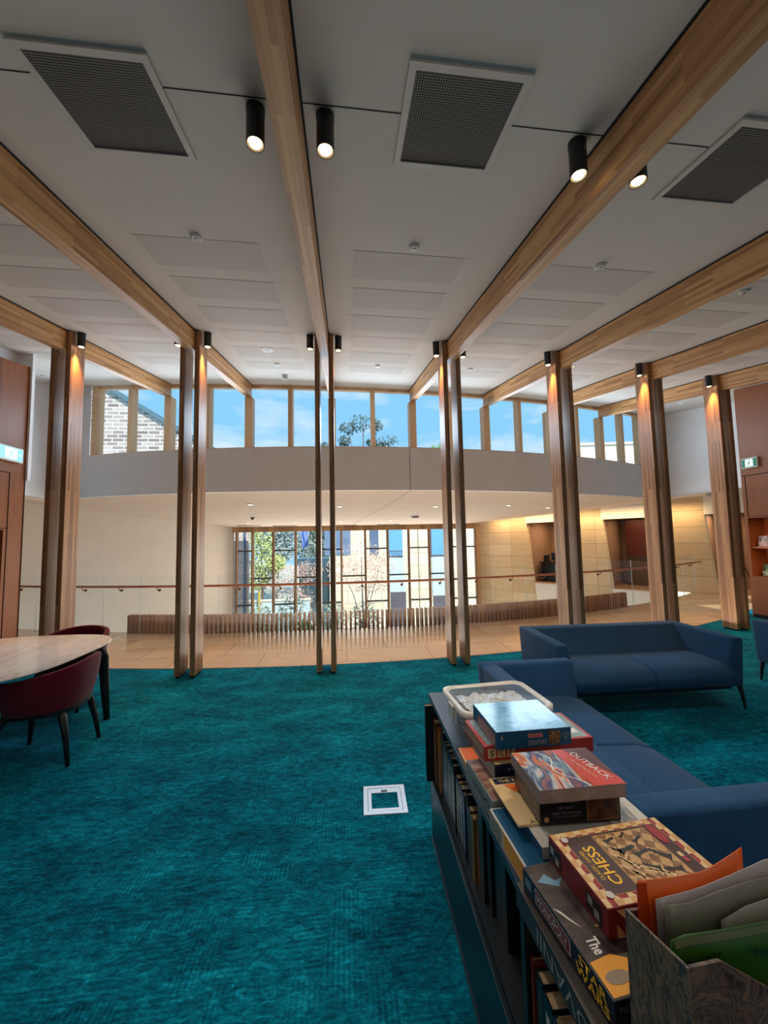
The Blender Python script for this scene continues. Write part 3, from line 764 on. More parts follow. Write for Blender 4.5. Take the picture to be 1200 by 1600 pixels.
for sx in (-1, 1):
    for sy in (-1, 1):
        m = MB(); px, py = tcx + sx * (.62 if sy > 0 else .42), tcy + (.47 if sy > 0 else -.64)
        m.tube([(px - sx * .07, py - sy * .02, .68), (px, py, .66), (px + sx * .02, py + sy * .0, .58), (px + sx * .045, py + sy * .0, .3), (px + sx * .07, py, .004)], [.05, .052, .045, .036, .026], 12)
        obj('leg', m, M['leg'], t, smooth=True)

# ---- tub chairs
def make_chair(label, loc, rotz):
    # local: faces -y, back at +y
    t = thing('tub_chair', label, 'chair', loc, rotz, 'maroon tub chairs round the marble table')
    m = MB()
    def shell(u, v):
        th = -PI * .72 + 2 * PI * .72 * u            # 0 = back
        k = .5 + .5 * math.cos(th * .9)
        top = .645 + .105 * k ** 2; bot = .40 + .01 * k
        z = bot + (top - bot) * v
        r = .245 + .055 * v + .012 * math.sin(PI * v)
        n = 2.6; c, s = math.cos(th), math.sin(th)
        q = (abs(c) ** n + abs(s) ** n) ** (-1 / n)
        return (s * r * q * .98, c * r * q * .96, z)
    m.grid(shell, 40, 8); obj('back_shell', m, M['maroon'], t, smooth=True, solid=.045, local=True, bevel=.012)
    m = MB(); ring = []
    pts = []
    for k in range(40):
        th = 2 * PI * k / 40; c, s = math.cos(th), math.sin(th); q = (abs(c) ** 2.8 + abs(s) ** 2.8) ** (-1 / 2.8); pts.append((s * .25 * q, c * .25 * q))
    m.ext(pts, .375, .41); obj('seat_base', m, M['leg'], t, local=True)
    m = MB(); m.ext([(x * .93, y * .93) for x, y in pts], .40, .47); obj('seat', m, M['maroon'], t, smooth=True, bevel=.025, seg=3, local=True)
    for sx in (-1, 1):
        for sy, ex in ((-1, .03), (1, .035)):
            m = MB(); m.tube([(sx * .16, sy * .17, .40), (sx * .19, sy * .20, .34), (sx * .205, sy * (.215 + ex * .5), .2), (sx * .222, sy * (.225 + ex), .004)], [.03, .028, .021, .014], 10)
            obj('leg', m, M['leg'], t, smooth=True, local=True)
    return t
chair = make_chair('maroon velvet tub chair in front, tucked under the marble table', (-2.37, 3.42, 0), -PI / 2 + .1)
dup(chair, (-2.90, 4.46, 0), .05, 'maroon tub chair on the far side of the marble table, only its back rim visible')
dup(chair, (-3.56, 3.46, 0), PI / 2, 'tub chair tucked into the left side of the marble table, at the photo edge')

# ---- floor box
t = thing('floor_box', 'square silver floor outlet box with carpet inset in open carpet', 'floor box', (.228, 2.553, 0), -.04)
m = MB(); a, b = .134, .108
for r in ((-a, -a, a, -b), (-a, b, a, a), (-a, -b, -b, b), (b, -b, a, b)): m.box(r[0], r[1], .003, r[2], r[3], .011)
obj('outer_frame', m, M['silver'], t, local=True)
m = MB(); c, d = .105, .084
for r in ((-c, -c, c, -d), (-c, .062, c, c), (-c, -d, -d, .062), (d, -d, c, .062)): m.box(r[0], r[1], .003, r[2], r[3], .010)
obj('lid_frame', m, M['silver'], t, local=True)
m = MB(); m.box(-b, -b, .003, b, b, .0052); obj('lid_gap', m, M['black'], t, local=True)
m = MB(); m.box(-d, -d, .0053, d, .062, .0075); obj('carpet_inset', m, M['carpet'], t, local=True)
m = MB(); m.box(-.02, .07, .0101, .02, .084, .0125); obj('finger_catch', m, M['black'], t, local=True)

# ---- bookshelf unit along the sofa back
SH = Matrix.Translation(Vector((.455, 2.2, 0))) @ Matrix.Rotation(-.03, 4, 'Z')   # local: +x depth, -y toward the camera
def shp(x, y, z): return SH @ Vector((x, y, z))
ZT, ZS = .785, .34
t = thing('bookcase', 'low navy metal bookcase full of books, board games piled on top', 'bookcase', (.455, 2.2, 0), -.03)
LEN, DEP = 2.15, .40
m = MB(); m.box(0, -LEN, ZT - .028, DEP, 0, ZT); obj('top_panel', m, M['navy'], t, bevel=.002, local=True)
m = MB(); m.box(0, -LEN, .02, .018, 0, ZS - .001); obj('front_panel', m, M['tealblack'], t, bevel=.003, local=True)
m = MB(); m.box(-.004, -LEN, .0, .012, -.002, .02); obj('plinth', m, M['navy'], t, local=True)
m = MB(); m.box(.019, -LEN, ZS - .02, DEP, 0, ZS); obj('shelf', m, M['navydark'], t, local=True)
m = MB(); m.box(DEP - .015, -LEN, .02, DEP, -.0, ZT - .029); obj('back_panel', m, M['navydark'], t, local=True)
m = MB(); m.box(.02, -.018, ZS, DEP - .016, 0, ZT - .029); obj('side_panel', m, M['navydark'], t, local=True)
m = MB(); m.box(.02, -1.19, ZS, DEP - .016, -1.165, ZT - .029); obj('divider', m, M['black'], t, local=True)

M['paper'] = plain('page_edges', (214, 190, 156), .9, .12, 60)
def spine_mat(name, base, ink):
    t = NT(name); g = t.sep(t.coord('Generated'))
    zz, yy = g[2], g[1]
    n = t.noise(t.comb(t.math('MULTIPLY', zz, 44.), t.math('MULTIPLY', yy, 6.), random.random() * 50), 1., 1, .5)
    inband = t.math('MULTIPLY', t.math('GREATER_THAN', yy, .25), t.math('LESS_THAN', yy, .75))
    inz = t.math('MULTIPLY', t.math('GREATER_THAN', zz, .12), t.math('LESS_THAN', zz, .86))
    f = t.math('MULTIPLY', t.math('MULTIPLY', inband, inz), t.math('GREATER_THAN', n, .47))
    return t.set(t.mix(srgb(*base), srgb(*ink), f), .35)
# (thickness, height, depth, setback, base, ink, label)
BK = [(.030, .395, .25, -.03, (22, 34, 36), (40, 56, 56), 'tall black-green book sticking out at the far end of the bookcase'),
      (.010, .330, .22, .012, (150, 40, 44), (190, 90, 80), 'thin red book beside the tall black-green one'),
      (.052, .330, .22, .012, (84, 70, 44), (196, 170, 130), 'thick brown and green book with a cream block low on its spine'),
      (.010, .310, .2, .02, (214, 118, 44), (230, 160, 80), 'thin orange book after the thick brown one'),
      (.014, .305, .2, .02, (40, 22, 20), (120, 60, 40), 'thin black and red book between two orange ones'),
      (.010, .305, .2, .02, (200, 130, 70), (230, 180, 120), 'thin tan book right after the black and red one'),
      (.050, .320, .22, .03, (24, 36, 64), (60, 90, 130), 'plain navy hardback on the bookcase shelf, widest navy spine'),
      (.022, .290, .2, .03, (70, 96, 84), (170, 200, 160), 'grey-green book with a pale green tip'),
      (.024, .300, .2, .03, (26, 30, 42), (206, 206, 208), 'dark paperback with white lettering, first of its row'),
      (.028, .300, .2, .03, (30, 34, 48), (184, 190, 200), 'slate paperback with grey lettering, second of its row'),
      (.020, .290, .2, .03, (20, 26, 34), (120, 150, 190), 'dark paperback with pale blue lettering'),
      (.030, .300, .2, .03, (26, 32, 46), (214, 214, 214), 'navy paperback with white capitals, third of the dark row'),
      (.026, .296, .2, .03, (34, 36, 40), (190, 180, 160), 'charcoal paperback with tan lettering in the dark row'),
      (.032, .300, .2, .03, (18, 28, 44), (170, 190, 210), 'ink blue paperback with fine lettering in the dark row'),
      (.028, .285, .2, .03, (28, 28, 32), (224, 220, 210), 'black paperback with widely spaced white lettering'),
      (.034, .255, .19, .035, (24, 24, 28), (200, 196, 186), 'black paperback with cream lettering, page tops showing'),
      (.034, .250, .19, .035, (20, 22, 30), (220, 216, 206), 'black paperback with bold white lettering down the spine'),
      (.040, .255, .2, .035, (26, 26, 30), (212, 206, 192), 'thick black novel with two rows of pale lettering'),
      (.034, .25, .2, .035, (28, 40, 72), (150, 170, 210), 'dark blue novel with faint lettering, before the olive book'),
      (.026, .27, .2, .04, (18, 22, 30), (60, 70, 90), 'black unmarked novel between blue and brown books'),
      (.038, .235, .19, .04, (36, 34, 28), (90, 80, 50), 'dark brown book with tan page tops'),
      (.034, .230, .19, .04, (120, 96, 40), (60, 52, 24), 'olive gold spine near the bookcase divider'),
      (.030, .240, .2, .05, (110, 64, 38), (190, 90, 50), 'brown book with orange foot by the bookcase divider'),
      (.050, .30, .2, .05, (34, 36, 24), (50, 56, 40), 'dark olive hardback just before the divider'),
      (.046, .30, .2, .06, (20, 22, 24), (40, 42, 46), 'black hardback in shadow two before the divider'),
      (.060, .31, .2, .07, (24, 28, 34), (36, 40, 46), 'thick charcoal hardback in deep shadow, next but one to the divider'),
      (.055, .30, .2, .07, (16, 24, 30), (30, 44, 52), 'dark teal hardback in deep shadow touching the divider')]
BK2 = [(.014, .26, .19, .03, (120, 40, 34), (160, 80, 60), 'thin red book first after the divider'),
       (.036, .245, .19, .035, (26, 30, 34), (60, 60, 60), 'dark grey book second after the divider'),
       (.042, .240, .19, .035, (20, 22, 26), (210, 210, 206), 'black book with white handwritten style lettering'),
       (.034, .235, .19, .035, (30, 44, 76), (130, 160, 210), 'blue book with light blue lettering'),
       (.050, .275, .2, .03, (196, 150, 96), (150, 90, 50), 'tan paperback with orange edge and worn page tops'),
       (.036, .25, .19, .04, (52, 40, 40), (200, 190, 180), 'maroon brown paperback, partly hidden'),
       (.046, .245, .19, .035, (150, 150, 154), (100, 100, 110), 'pale grey paperback nearest the bottom of the photo'),
       (.05, .25, .19, .035, (40, 50, 60), (120, 130, 140), 'slate book at the near end of the bookcase')]
def shelf_book(y, th, h, dep, sb, base, ink, label, i):
    # y: near face offset along the shelf (local, negative)
    t = thing('book', label, 'book', shp(sb, y, ZS + .0005), -.03, 'books standing on the bookcase shelf')
    c = .0025
    mt = spine_mat('book_cover_%d' % i, base, ink)
    m = MB(); m.box(0, c, 0, .004, th - c, h)
    m.box(.0, 0, 0, dep, c, h); m.box(0, th - c, 0, dep, th, h); obj('cover', m, mt, t, local=True)
    m = MB(); m.box(.0042, c + .0002, .003, dep - .004, th - c - .0002, h - .004); obj('page_block', m, M['paper'], t, local=True)
y = -.022
for i, b in enumerate(BK):
    y -= b[0] + .0015
    if y < -1.163: break
    shelf_book(y, *b, i)
y = -1.192
for i, b in enumerate(BK2):
    y -= b[0] + .003; shelf_book(y, *b, 40 + i)

# ---- games and books piled on the bookcase
def face(dim, f):
    w, d, h = dim
    return {'top': (Vector((0, 0, h)), Vector((1, 0, 0)), Vector((0, 1, 0))),
            'left': (Vector((-w / 2, 0, h / 2)), Vector((0, -1, 0)), Vector((0, 0, 1))),
            'front': (Vector((0, -d / 2, h / 2)), Vector((1, 0, 0)), Vector((0, 0, 1)))}[f]
def panel(root, dim, f, a0, b0, a1, b1, mat, name, lift=.0004, pts=None):
    O, U, V = face(dim, f); N = U.cross(V); m = MB()
    m.poly([O + U * a + V * b + N * lift for a, b in (pts or [(a0, b0), (a1, b0), (a1, b1), (a0, b1)])])
    return obj(name, m, mat, root, local=True)
def label_text(root, dim, f, a, b, w, h, body, mat, name, rot=0, lift=.0012, bold=0.):
    O, U, V = face(dim, f); W = WM[root.name]; R = W.to_3x3()
    c, s = math.cos(rot), math.sin(rot); N = U.cross(V)
    X = U * c + V * s; Y = -U * s + V * c
    return text_mesh(name, body, mat, root, W @ (O + U * a + V * b), R @ X, R @ Y, w, h, lift, bold)
def carton(name, label, cat, loc, rotz, dim, mat, lid=None, group='games and books piled on the bookcase', bevel=.0015):
    t = thing(name, label, cat, loc, rotz, group); w, d, h = dim; m = MB()
    m.box(-w / 2, -d / 2, 0, w / 2, d / 2, h); obj('carton', m, mat, t, bevel=bevel, local=True)
    return t
def flat(name, c, rough=.4): M[name] = plain(name, c, rough, .04, 20); return M[name]
flat('red_card', (178, 52, 44)); flat('blue_card', (22, 84, 124)); flat('cream_card', (226, 196, 146)); flat('maroon_card', (122, 26, 34))
flat('tan_card', (208, 160, 100)); flat('yellow_ink', (250, 196, 44)); flat('white_ink', (232, 232, 228)); flat('grey_ink', (150, 156, 156)); flat('dark_ink', (40, 42, 44))
flat('plum_card', (74, 50, 50)); flat('night_card', (18, 26, 46)); flat('black_card', (20, 20, 22)); flat('charcoal_card', (64, 58, 56)); flat('grey_card', (128, 138, 134))
flat('pinkish_ink', (196, 110, 110)); flat('orange_card', (226, 110, 44)); flat('gold_card', (232, 160, 40)); flat('navy_card', (22, 34, 62)); flat('pale_card', (206, 204, 196)); flat('red_plate', (120, 24, 34))
z0 = ZT + .0008
# -- far pile
g1 = carton('board_game_box', 'grey game box at the bottom of the pile beside the plastic tub', 'game box', (.615, 1.312, z0), .05, (.37, .225, .064), M['grey_card']); dm = (.37, .225, .064)
panel(g1, dm, 'top', -.18, -.108, .18, .108, print_noise('muddy_print', [(.3, (70, 60, 70)), (.5, (170, 120, 110)), (.7, (210, 190, 170))], 8), 'top_print')
label_text(g1, dm, 'left', .02, 0, .13, .024, 'LOGO', M['dark_ink'], 'lettering')
g2 = carton('jigsaw_box', 'navy and patterned jigsaw box under the red word game box', 'jigsaw box', (.64, 1.385, z0 + .0655), .04, (.33, .20, .052), M['navy_card']); dm = (.33, .20, .052)
panel(g2, dm, 'top', -.163, -.098, .163, .098, M['cream_card'], 'top_print')
panel(g2, dm, 'left', -.098, -.024, .098, .024, print_noise('pattern_print', [(.35, (60, 90, 110)), (.5, (190, 190, 170)), (.65, (120, 150, 150))], 14, stretch=(1, 4, 1)), 'side_print')
label_text(g2, dm, 'front', -.03, .008, .18, .009, 'PUZZLE', M['grey_ink'], 'lettering')
g3 = carton('word_game_box', 'flat red word game box with letter tiles printed on its side', 'game box', (.648, 1.402, z0 + .119), .03, (.395, .195, .048), M['red_card']); dm = (.395, .195, .048)
panel(g3, dm, 'top', -.185, -.088, .185, .088, print_noise('teal_grey_print', [(.4, (120, 146, 150)), (.6, (150, 170, 172))], 5), 'top_print')
panel(g3, dm, 'left', -.088, -.012, .088, .018, print_noise('tile_strip_print', [(.35, (120, 70, 60)), (.5, (190, 160, 120)), (.7, (110, 90, 80))], 9, stretch=(1, 6, 1)), 'side_print')
for i, ch in enumerate('SCR'):
    a = -.172 + i * .034
    panel(g3, dm, 'front', a - .014, -.014, a + .014, .016, M['cream_card'], 'letter_tile')
    label_text(g3, dm, 'front', a, .001, .015, .021, ch, M['dark_ink'], 'tile_letter')
panel(g3, dm, 'top', .12, -.06, .17, -.03, M['white_ink'], 'corner_print', .0009)
g4 = carton('jigsaw_box', 'blue jigsaw box with glossy pale top, topmost of the far pile', 'jigsaw box', (.615, 1.385, z0 + .168), .01, (.262, .225, .056), M['blue_card']); dm = (.262, .225, .056)
panel(g4, dm, 'top', -.129, -.111, .129, .111, print_noise('sky_photo_print', [(.30, (60, 100, 150)), (.40, (96, 166, 214)), (.6, (140, 200, 236)), (.8, (110, 180, 226))], 7, 8, .4, .12), 'top_print')
panel(g4, dm, 'left', -.06, -.024, .1, .016, print_noise('crowd_print', [(.35, (20, 40, 60)), (.5, (150, 70, 60)), (.62, (200, 190, 180)), (.75, (30, 60, 80))], 11, 5, 1., stretch=(1, 3, 1)), 'side_print')
label_text(g4, dm, 'front', .01, -.012, .066, .015, 'SELFIES', M['grey_ink'], 'title_lettering', PI, bold=.02)
panel(g4, dm, 'front', -.022, .003, .03, .017, M['pinkish_ink'], 'title_band')
panel(g4, dm, 'front', .05, -.022, .092, .022, print_noise('photo_print', [(.35, (24, 20, 20)), (.5, (120, 80, 50)), (.65, (170, 140, 100)), (.8, (20, 30, 40))], 5), 'photo_print')
label_text(g4, dm, 'front', .112, .002, .028, .024, '200\nPIECE', M['grey_ink'], 'piece_count', PI, bold=.01)
label_text(g4, dm, 'front', -.112, .008, .008, .012, '6', M['cream_card'], 'age_mark', PI)
g5 = carton('booklet', 'thin red and cream booklet between plastic tub and grey game box', 'booklet', (.60, 1.505, z0), -.02, (.32, .14, .022), M['cream_card']); dm = (.32, .14, .022)
panel(g5, dm, 'left', -.07, .0, .07, .009, M['red_card'], 'red_edge'); panel(g5, dm, 'top', -.155, -.068, .155, .068, M['orange_card'], 'cover_print')
# plastic tub
M['tubplastic'] = None
def tub_mat():
    t = NT('cloudy_plastic'); t.t.nodes.remove(t.p)
    tr = t.n('ShaderNodeBsdfTransparent'); tr.inputs[0].default_value = (.93, .95, .96, 1)
    pr = t.n('ShaderNodeBsdfPrincipled'); pr.inputs['Base Color'].default_value = srgb(214, 216, 214); pr.inputs['Roughness'].default_value = .06
    n = t.noise(t.coord(), 9, 3); f = t.ramp(n, [(.35, (.10,) * 3 + (1,)), (.7, (.24,) * 3 + (1,))])
    mx = t.n('ShaderNodeMixShader'); t.l(f, mx.inputs[0]); t.l(tr.outputs[0], mx.inputs[1]); t.l(pr.outputs[0], mx.inputs[2]); t.l(mx.outputs[0], t.out.inputs[0]); return t.m
M['tubplastic'] = tub_mat(); M['rim'] = plain('milky_rim', (220, 218, 216), .25)
def rrect(w, d, r, n=6):
    out = []
    for cx, cy, a0 in ((w / 2 - r, d / 2 - r, 0), (-w / 2 + r, d / 2 - r, PI / 2), (-w / 2 + r, -d / 2 + r, PI), (w / 2 - r, -d / 2 + r, 1.5 * PI)):
        for k in range(n + 1): a = a0 + PI / 2 * k / n; out.append((cx + r * math.cos(a), cy + r * math.sin(a)))
    return out
tub = thing('storage_tub', 'clear plastic storage tub with clip lid at the far end of the bookcase', 'tub', (.668, 1.745, z0), .07, 'games and books piled on the bookcase')
lo, hi = rrect(.35, .255, .04), rrect(.39, .295, .045)
m = MB(); n = len(lo); zt_ = .135
m.add([(x, y, 0) for x, y in lo] + [(x, y, zt_) for x, y in hi], [tuple(range(n))] + [(i, (i + 1) % n, n + (i + 1) % n, n + i) for i in range(n)])
obj('tub_body', m, M['tubplastic'], tub, smooth=False, local=True)
m = MB(); R = [(rrect(.415, .32, .05), .128), (rrect(.415, .32, .05), .146), (rrect(.385, .29, .045), .150), (rrect(.365, .27, .04), .139)]
vs = [(x, y, z) for rr, z in R for x, y in rr]; fs = []
for i in range(3): fs += [(i * n + k, i * n + (k + 1) % n, (i + 1) * n + (k + 1) % n, (i + 1) * n + k) for k in range(n)]
m.add(vs, fs); lidr = obj('lid', m, M['rim'], tub, local=True, smooth=True)
m = MB(); m.poly([(x, y, .139) for x, y in rrect(.365, .27, .04)]); obj('lid_window', m, M['tubplastic'], lidr, local=True)
M['bag'] = print_noise('crumpled_bag', [(.34, (160, 146, 134)), (.43, (206, 200, 196)), (.48, (250, 252, 255)), (.56, (190, 220, 246)), (.66, (250, 252, 255)), (.76, (200, 190, 180))], 3.2, 5, 2.2, .05)  # white and pale blue patches paint window reflections onto the bag
m = MB(); m.grid(lambda u, v: ((u - .5) * .30, (v - .5) * .21, .118 + .016 * noise.noise(Vector((u * 8, v * 6, 2.))) + .006 * noise.noise(Vector((u * 21, v * 17, 5.)))), 44, 36)
tag(obj('plastic_bag', m, M['bag'], smooth=True), 'crumpled clear bag of game pieces inside the plastic tub', 'bag')
bpy.data.objects['plastic_bag'].matrix_world = WM[tub.name]
m = MB(); m.box(-.13, -.095, .002, .13, .095, .085)
bk = thing('game_cards', 'dark striped card box inside the plastic tub', 'cards', (.668, 1.745, z0 + .003), .07)
m = MB(); m.box(-.15, -.10, 0, .14, .10, .09); obj('carton', m, print_noise('stripe_print', [(.45, (26, 30, 36)), (.55, (190, 196, 200))], 3, 1, 0, stretch=(1, 1, 9)), bk, local=True)
for s_ in (-1,):
    m = MB(); m.box(-.214, -.03, .07, -.2, .03, .132); obj('clip', m, M['rim'], tub, local=True, bevel=.004)
# -- middle pile
g6 = carton('board_game_box', 'game box with gold orange side panel in the middle pile', 'game box', (.60, 1.075, z0), .045, (.35, .22, .054), M['pale_card']); dm = (.35, .22, .054)
panel(g6, dm, 'left', -.02, -.02, .105, .025, M['gold_card'], 'gold_panel'); panel(g6, dm, 'left', -.105, -.022, -.03, .02, print_noise('olive_print', [(.4, (70, 76, 66)), (.6, (190, 180, 160))], 8), 'side_print')
panel(g6, dm, 'top', -.17, -.105, .17, .105, M['blue_card'], 'top_print')
g7 = carton('jigsaw_box', 'small teal blue box with pale end under the cream magazine', 'jigsaw box', (.65, 1.08, z0 + .0555), .03, (.34, .19, .03), M['pale_card'])
dm = (.34, .19, .03); panel(g7, dm, 'left', -.094, -.014, .094, .013, M['blue_card'], 'blue_side'); panel(g7, dm, 'front', -.10, -.012, .1, .012, print_noise('red_dash_print', [(.45, (206, 190, 180)), (.55, (160, 70, 60))], 12), 'end_print')
g8 = carton('magazine', 'cream magazine with a ship drawing under the black jigsaw box', 'magazine', (.575, 1.155, z0 + .0865), .03, (.25, .205, .006), M['cream_card'], bevel=0); dm = (.25, .205, .006)
panel(g8, dm, 'top', -.115, .07, .12, .098, M['navy_card'], 'title_band'); label_text(g8, dm, 'top', -.06, .082, .08, .014, 'THE TAR', M['cream_card'], 'lettering')
panel(g8, dm, 'top', -.10, .02, -.03, .068, M['orange_card'], 'orange_print', .0008, pts=[(-.09, .065), (.0, .065), (-.02, .02), (-.07, .03)])
panel(g8, dm, 'top', 0, 0, 0, 0, plain('sea_green', (30, 84, 70), .5), 'sea_print', .0012, pts=[(-.065, .028), (-.02, .018), (-.04, -.06)])
panel(g8, dm, 'top', -.03, -.085, .06, .02, print_noise('engraving_print', [(.42, (40, 40, 42)), (.5, (190, 186, 178)), (.6, (214, 206, 194))], 6, 6, 1.5), 'ship_drawing', .0016)
label_text(g8, dm, 'top', -.03, -.094, .12, .013, 'WHISKEY', M['dark_ink'], 'lettering', PI)
g9 = carton('jigsaw_box', 'black jigsaw box with an old painting on its end, under the travel book', 'jigsaw box', (.625, 1.12, z0 + .0935), -.03, (.225, .17, .083), M['black_card']); dm = (.225, .17, .083)
label_text(g9, dm, 'front', -.042, .026, .10, .009, 'CREATIVE LEISURE', M['grey_ink'], 'brand_lettering', bold=.01)
label_text(g9, dm, 'front', -.042, .015, .076, .006, 'JIGSAW PUZZLES', M['grey_ink'], 'lettering')
label_text(g9, dm, 'front', -.042, .001, .044, .006, '500 PIECE', M['grey_ink'], 'lettering'); label_text(g9, dm, 'front', -.04, -.012, .08, .006, 'DEAD ON PUZZLES', M['grey_ink'], 'lettering')
label_text(g9, dm, 'front', -.04, -.021, .074, .003, 'MADE IN AUSTRALIA', M['grey_ink'], 'lettering')
O, U, V = face(dm, 'front'); m = MB(); m.poly([O + U * (-.096 + .007 * math.cos(q * PI / 6)) + V * (-.027 + .007 * math.sin(q * PI / 6)) + Vector((0, -.0006, 0)) for q in range(12)]); obj('seal_mark', m, M['tan_card'], g9, local=True)
panel(g9, dm, 'front', .018, -.036, .106, .030, M['tan_card'], 'picture_border'); panel(g9, dm, 'front', .0195, -.0345, .1045, .0285, print_noise('old_painting', [(.3, (34, 18, 10)), (.5, (96, 50, 24)), (.7, (130, 80, 40))], 3), 'picture', .0008)
panel(g9, dm, 'left', -.08, -.036, .08, .036, print_noise('grey_print', [(.35, (40, 34, 34)), (.6, (110, 100, 96))], 5), 'side_print')
g10 = thing('travel_book', 'colourful travel paperback with red title band on the black jigsaw box', 'book', (.612, 1.085, z0 + .177), -.005, 'games and books piled on the bookcase'); dm = (.24, .178, .033)
m = MB(); m.box(-.119, -.088, .002, .117, .088, .031); obj('page_block', m, plain('grey_pages', (168, 148, 136), .8, .1, 40), g10, local=True)
m = MB(); m.box(-.12, -.089, 0, .12, .089, .0018); m.box(-.12, -.089, .0312, .12, .089, .033); m.box(-.1205, -.089, 0, -.119, .089, .033); obj('cover', m, plain('cover_grey', (150, 130, 124), .4), g10, local=True)
panel(g10, dm, 'top', -.119, -.088, .03, .088, print_noise('outback_art', [(.28, (226, 110, 44)), (.38, (150, 110, 110)), (.45, (52, 70, 120)), (.52, (120, 150, 170)), (.58, (196, 200, 206)), (.64, (220, 120, 60)), (.75, (70, 60, 100))], 1.6, 2, .9, .1, stretch=(2.2, .8, 1)), 'cover_art')
panel(g10, dm, 'top', 0, 0, 0, 0, plain('title_red', (204, 62, 36), .25), 'title_band', .0008, pts=[(.005, .088), (.06, .088), (.119, -.05), (.119, -.088), (.03, -.088)])
panel(g10, dm, 'top', 0, 0, 0, 0, plain('title_brown', (92, 40, 38), .25), 'dark_band', .0012, pts=[(.04, .088), (.119, .088), (.119, -.06)])
m = MB(); O, U, V = face(dm, 'top'); path = [(-.05 + .02 * math.sin(i * .9) + i * .006, .085 - i * .019) for i in range(10)]
for (a, b), (c, d) in zip(path, path[1:]): m.poly([O + U * q + V * r + Vector((0, 0, .0010)) for q, r in ((a - .002, b), (c - .002, d), (c + .002, d), (a + .002, b))])
obj('white_river_line', m, M['white_ink'], g10, local=True)
label_text(g10, dm, 'top', .075, .0, .135, .022, 'OUTBACK', M['white_ink'], 'title_lettering', -PI / 2 + .25, .0018)
label_text(g10, dm, 'top', .048, -.012, .09, .008, 'AUSTRALIA', M['cream_card'], 'subtitle_lettering', -PI / 2 + .25, .0018)
gm = carton('picture_book', 'pale picture book sticking out to the right under the black jigsaw box', 'book', (.755, 1.08, z0 + .0865), -.05, (.10, .24, .005), M['pale_card'], bevel=0); dm = (.10, .24, .005)
panel(gm, dm, 'top', -.03, -.1, .03, .1, print_noise('faded_print', [(.4, (120, 130, 130)), (.6, (190, 186, 180))], 4), 'cover_print')
# -- near pile
NR = -.115
def near(x, y): return Matrix.Rotation(NR, 3, 'Z') @ Vector((x, y, 0))
g11 = carton('board_game_box', 'dark game box with large upside-down grey letters, bottom of the near pile', 'game box', (.595, .79, z0), .03, (.40, .30, .052), M['charcoal_card']); dm = (.40, .30, .052)
panel(g11, dm, 'left', -.15, -.025, .15, .025, print_noise('plum_side', [(.4, (40, 26, 30)), (.6, (64, 46, 46))], 4), 'side_print')
label_text(g11, dm, 'left', .045, 0, .20, .030, 'POVANII', M['grey_ink'], 'lettering', PI)
g12 = carton('board_game_box', 'black and navy board game box with red name plate, under the chess set', 'game box', (.612, .80, z0 + .0525), .11, (.40, .268, .050), M['night_card']); dm = (.40, .268, .050)
panel(g12, dm, 'top', -.198, -.132, .198, .132, print_noise('space_print', [(.4, (44, 38, 40)), (.6, (84, 74, 70))], 5), 'top_print')
panel(g12, dm, 'top', 0, 0, 0, 0, M['gold_card'], 'gold_corner', .0008, pts=[(-.196, -.13), (-.12, -.13), (-.12, -.085), (-.15, -.07), (-.196, -.075)])
panel(g12, dm, 'top', 0, 0, 0, 0, plain('pewter', (150, 130, 112), .4), 'token_print', .0012, pts=[(-.165 + .024 * math.cos(q * PI / 8), -.105 + .011 * math.sin(q * PI / 8)) for q in range(16)])
label_text(g12, dm, 'top', -.165, -.052, .03, .024, 'The', M['white_ink'], 'lettering', PI / 2 - PI, bold=.02)
panel(g12, dm, 'top', 0, 0, 0, 0, plain('robe_cream', (196, 164, 116), .5), 'draped_cloth_print', .0008, pts=[(-.14, -.02), (-.10, -.005), (-.085, .03), (-.05, .02), (-.06, -.03), (-.10, -.045)])
panel(g12, dm, 'top', 0, 0, 0, 0, plain('swirl_blue', (110, 150, 180), .5), 'blue_swirl_print', .0008, pts=[(-.19, .09), (-.165, .105), (-.15, .085), (-.13, .09), (-.15, .07), (-.17, .08)])
panel(g12, dm, 'top', 0, 0, 0, 0, M['pale_card'], 'white_glow_print', .0009, pts=[(-.196, .03), (-.185, .02), (-.165, -.02), (-.18, .0)])
panel(g12, dm, 'left', -.085, -.010, .028, .020, M['white_ink'], 'plate_border', .0006); panel(g12, dm, 'left', -.083, -.008, .026, .018, M['red_plate'], 'name_plate', .0009); g12p = bpy.data.objects['name_plate']
label_text(g12p, dm, 'left', -.0285, .005, .098, .018, 'MONOPOLY', M['white_ink'], 'plate_lettering', 0, .0014)
label_text(g12, dm, 'left', .084, .003, .082, .036, 'STAR\nWARS', M['yellow_ink'], 'title_lettering', 0, .0014, bold=.02)
panel(g12, dm, 'left', -.125, -.004, -.100, .016, plain('pale_blue_label', (110, 140, 160), .5), 'side_label')
panel(g12, dm, 'front', -.198, -.001, .198, .02, M['black_card'], 'front_print'); label_text(g12, dm, 'front', -.165, .010, .05, .010, 'EDITION\nGAME', M['grey_ink'], 'lettering')
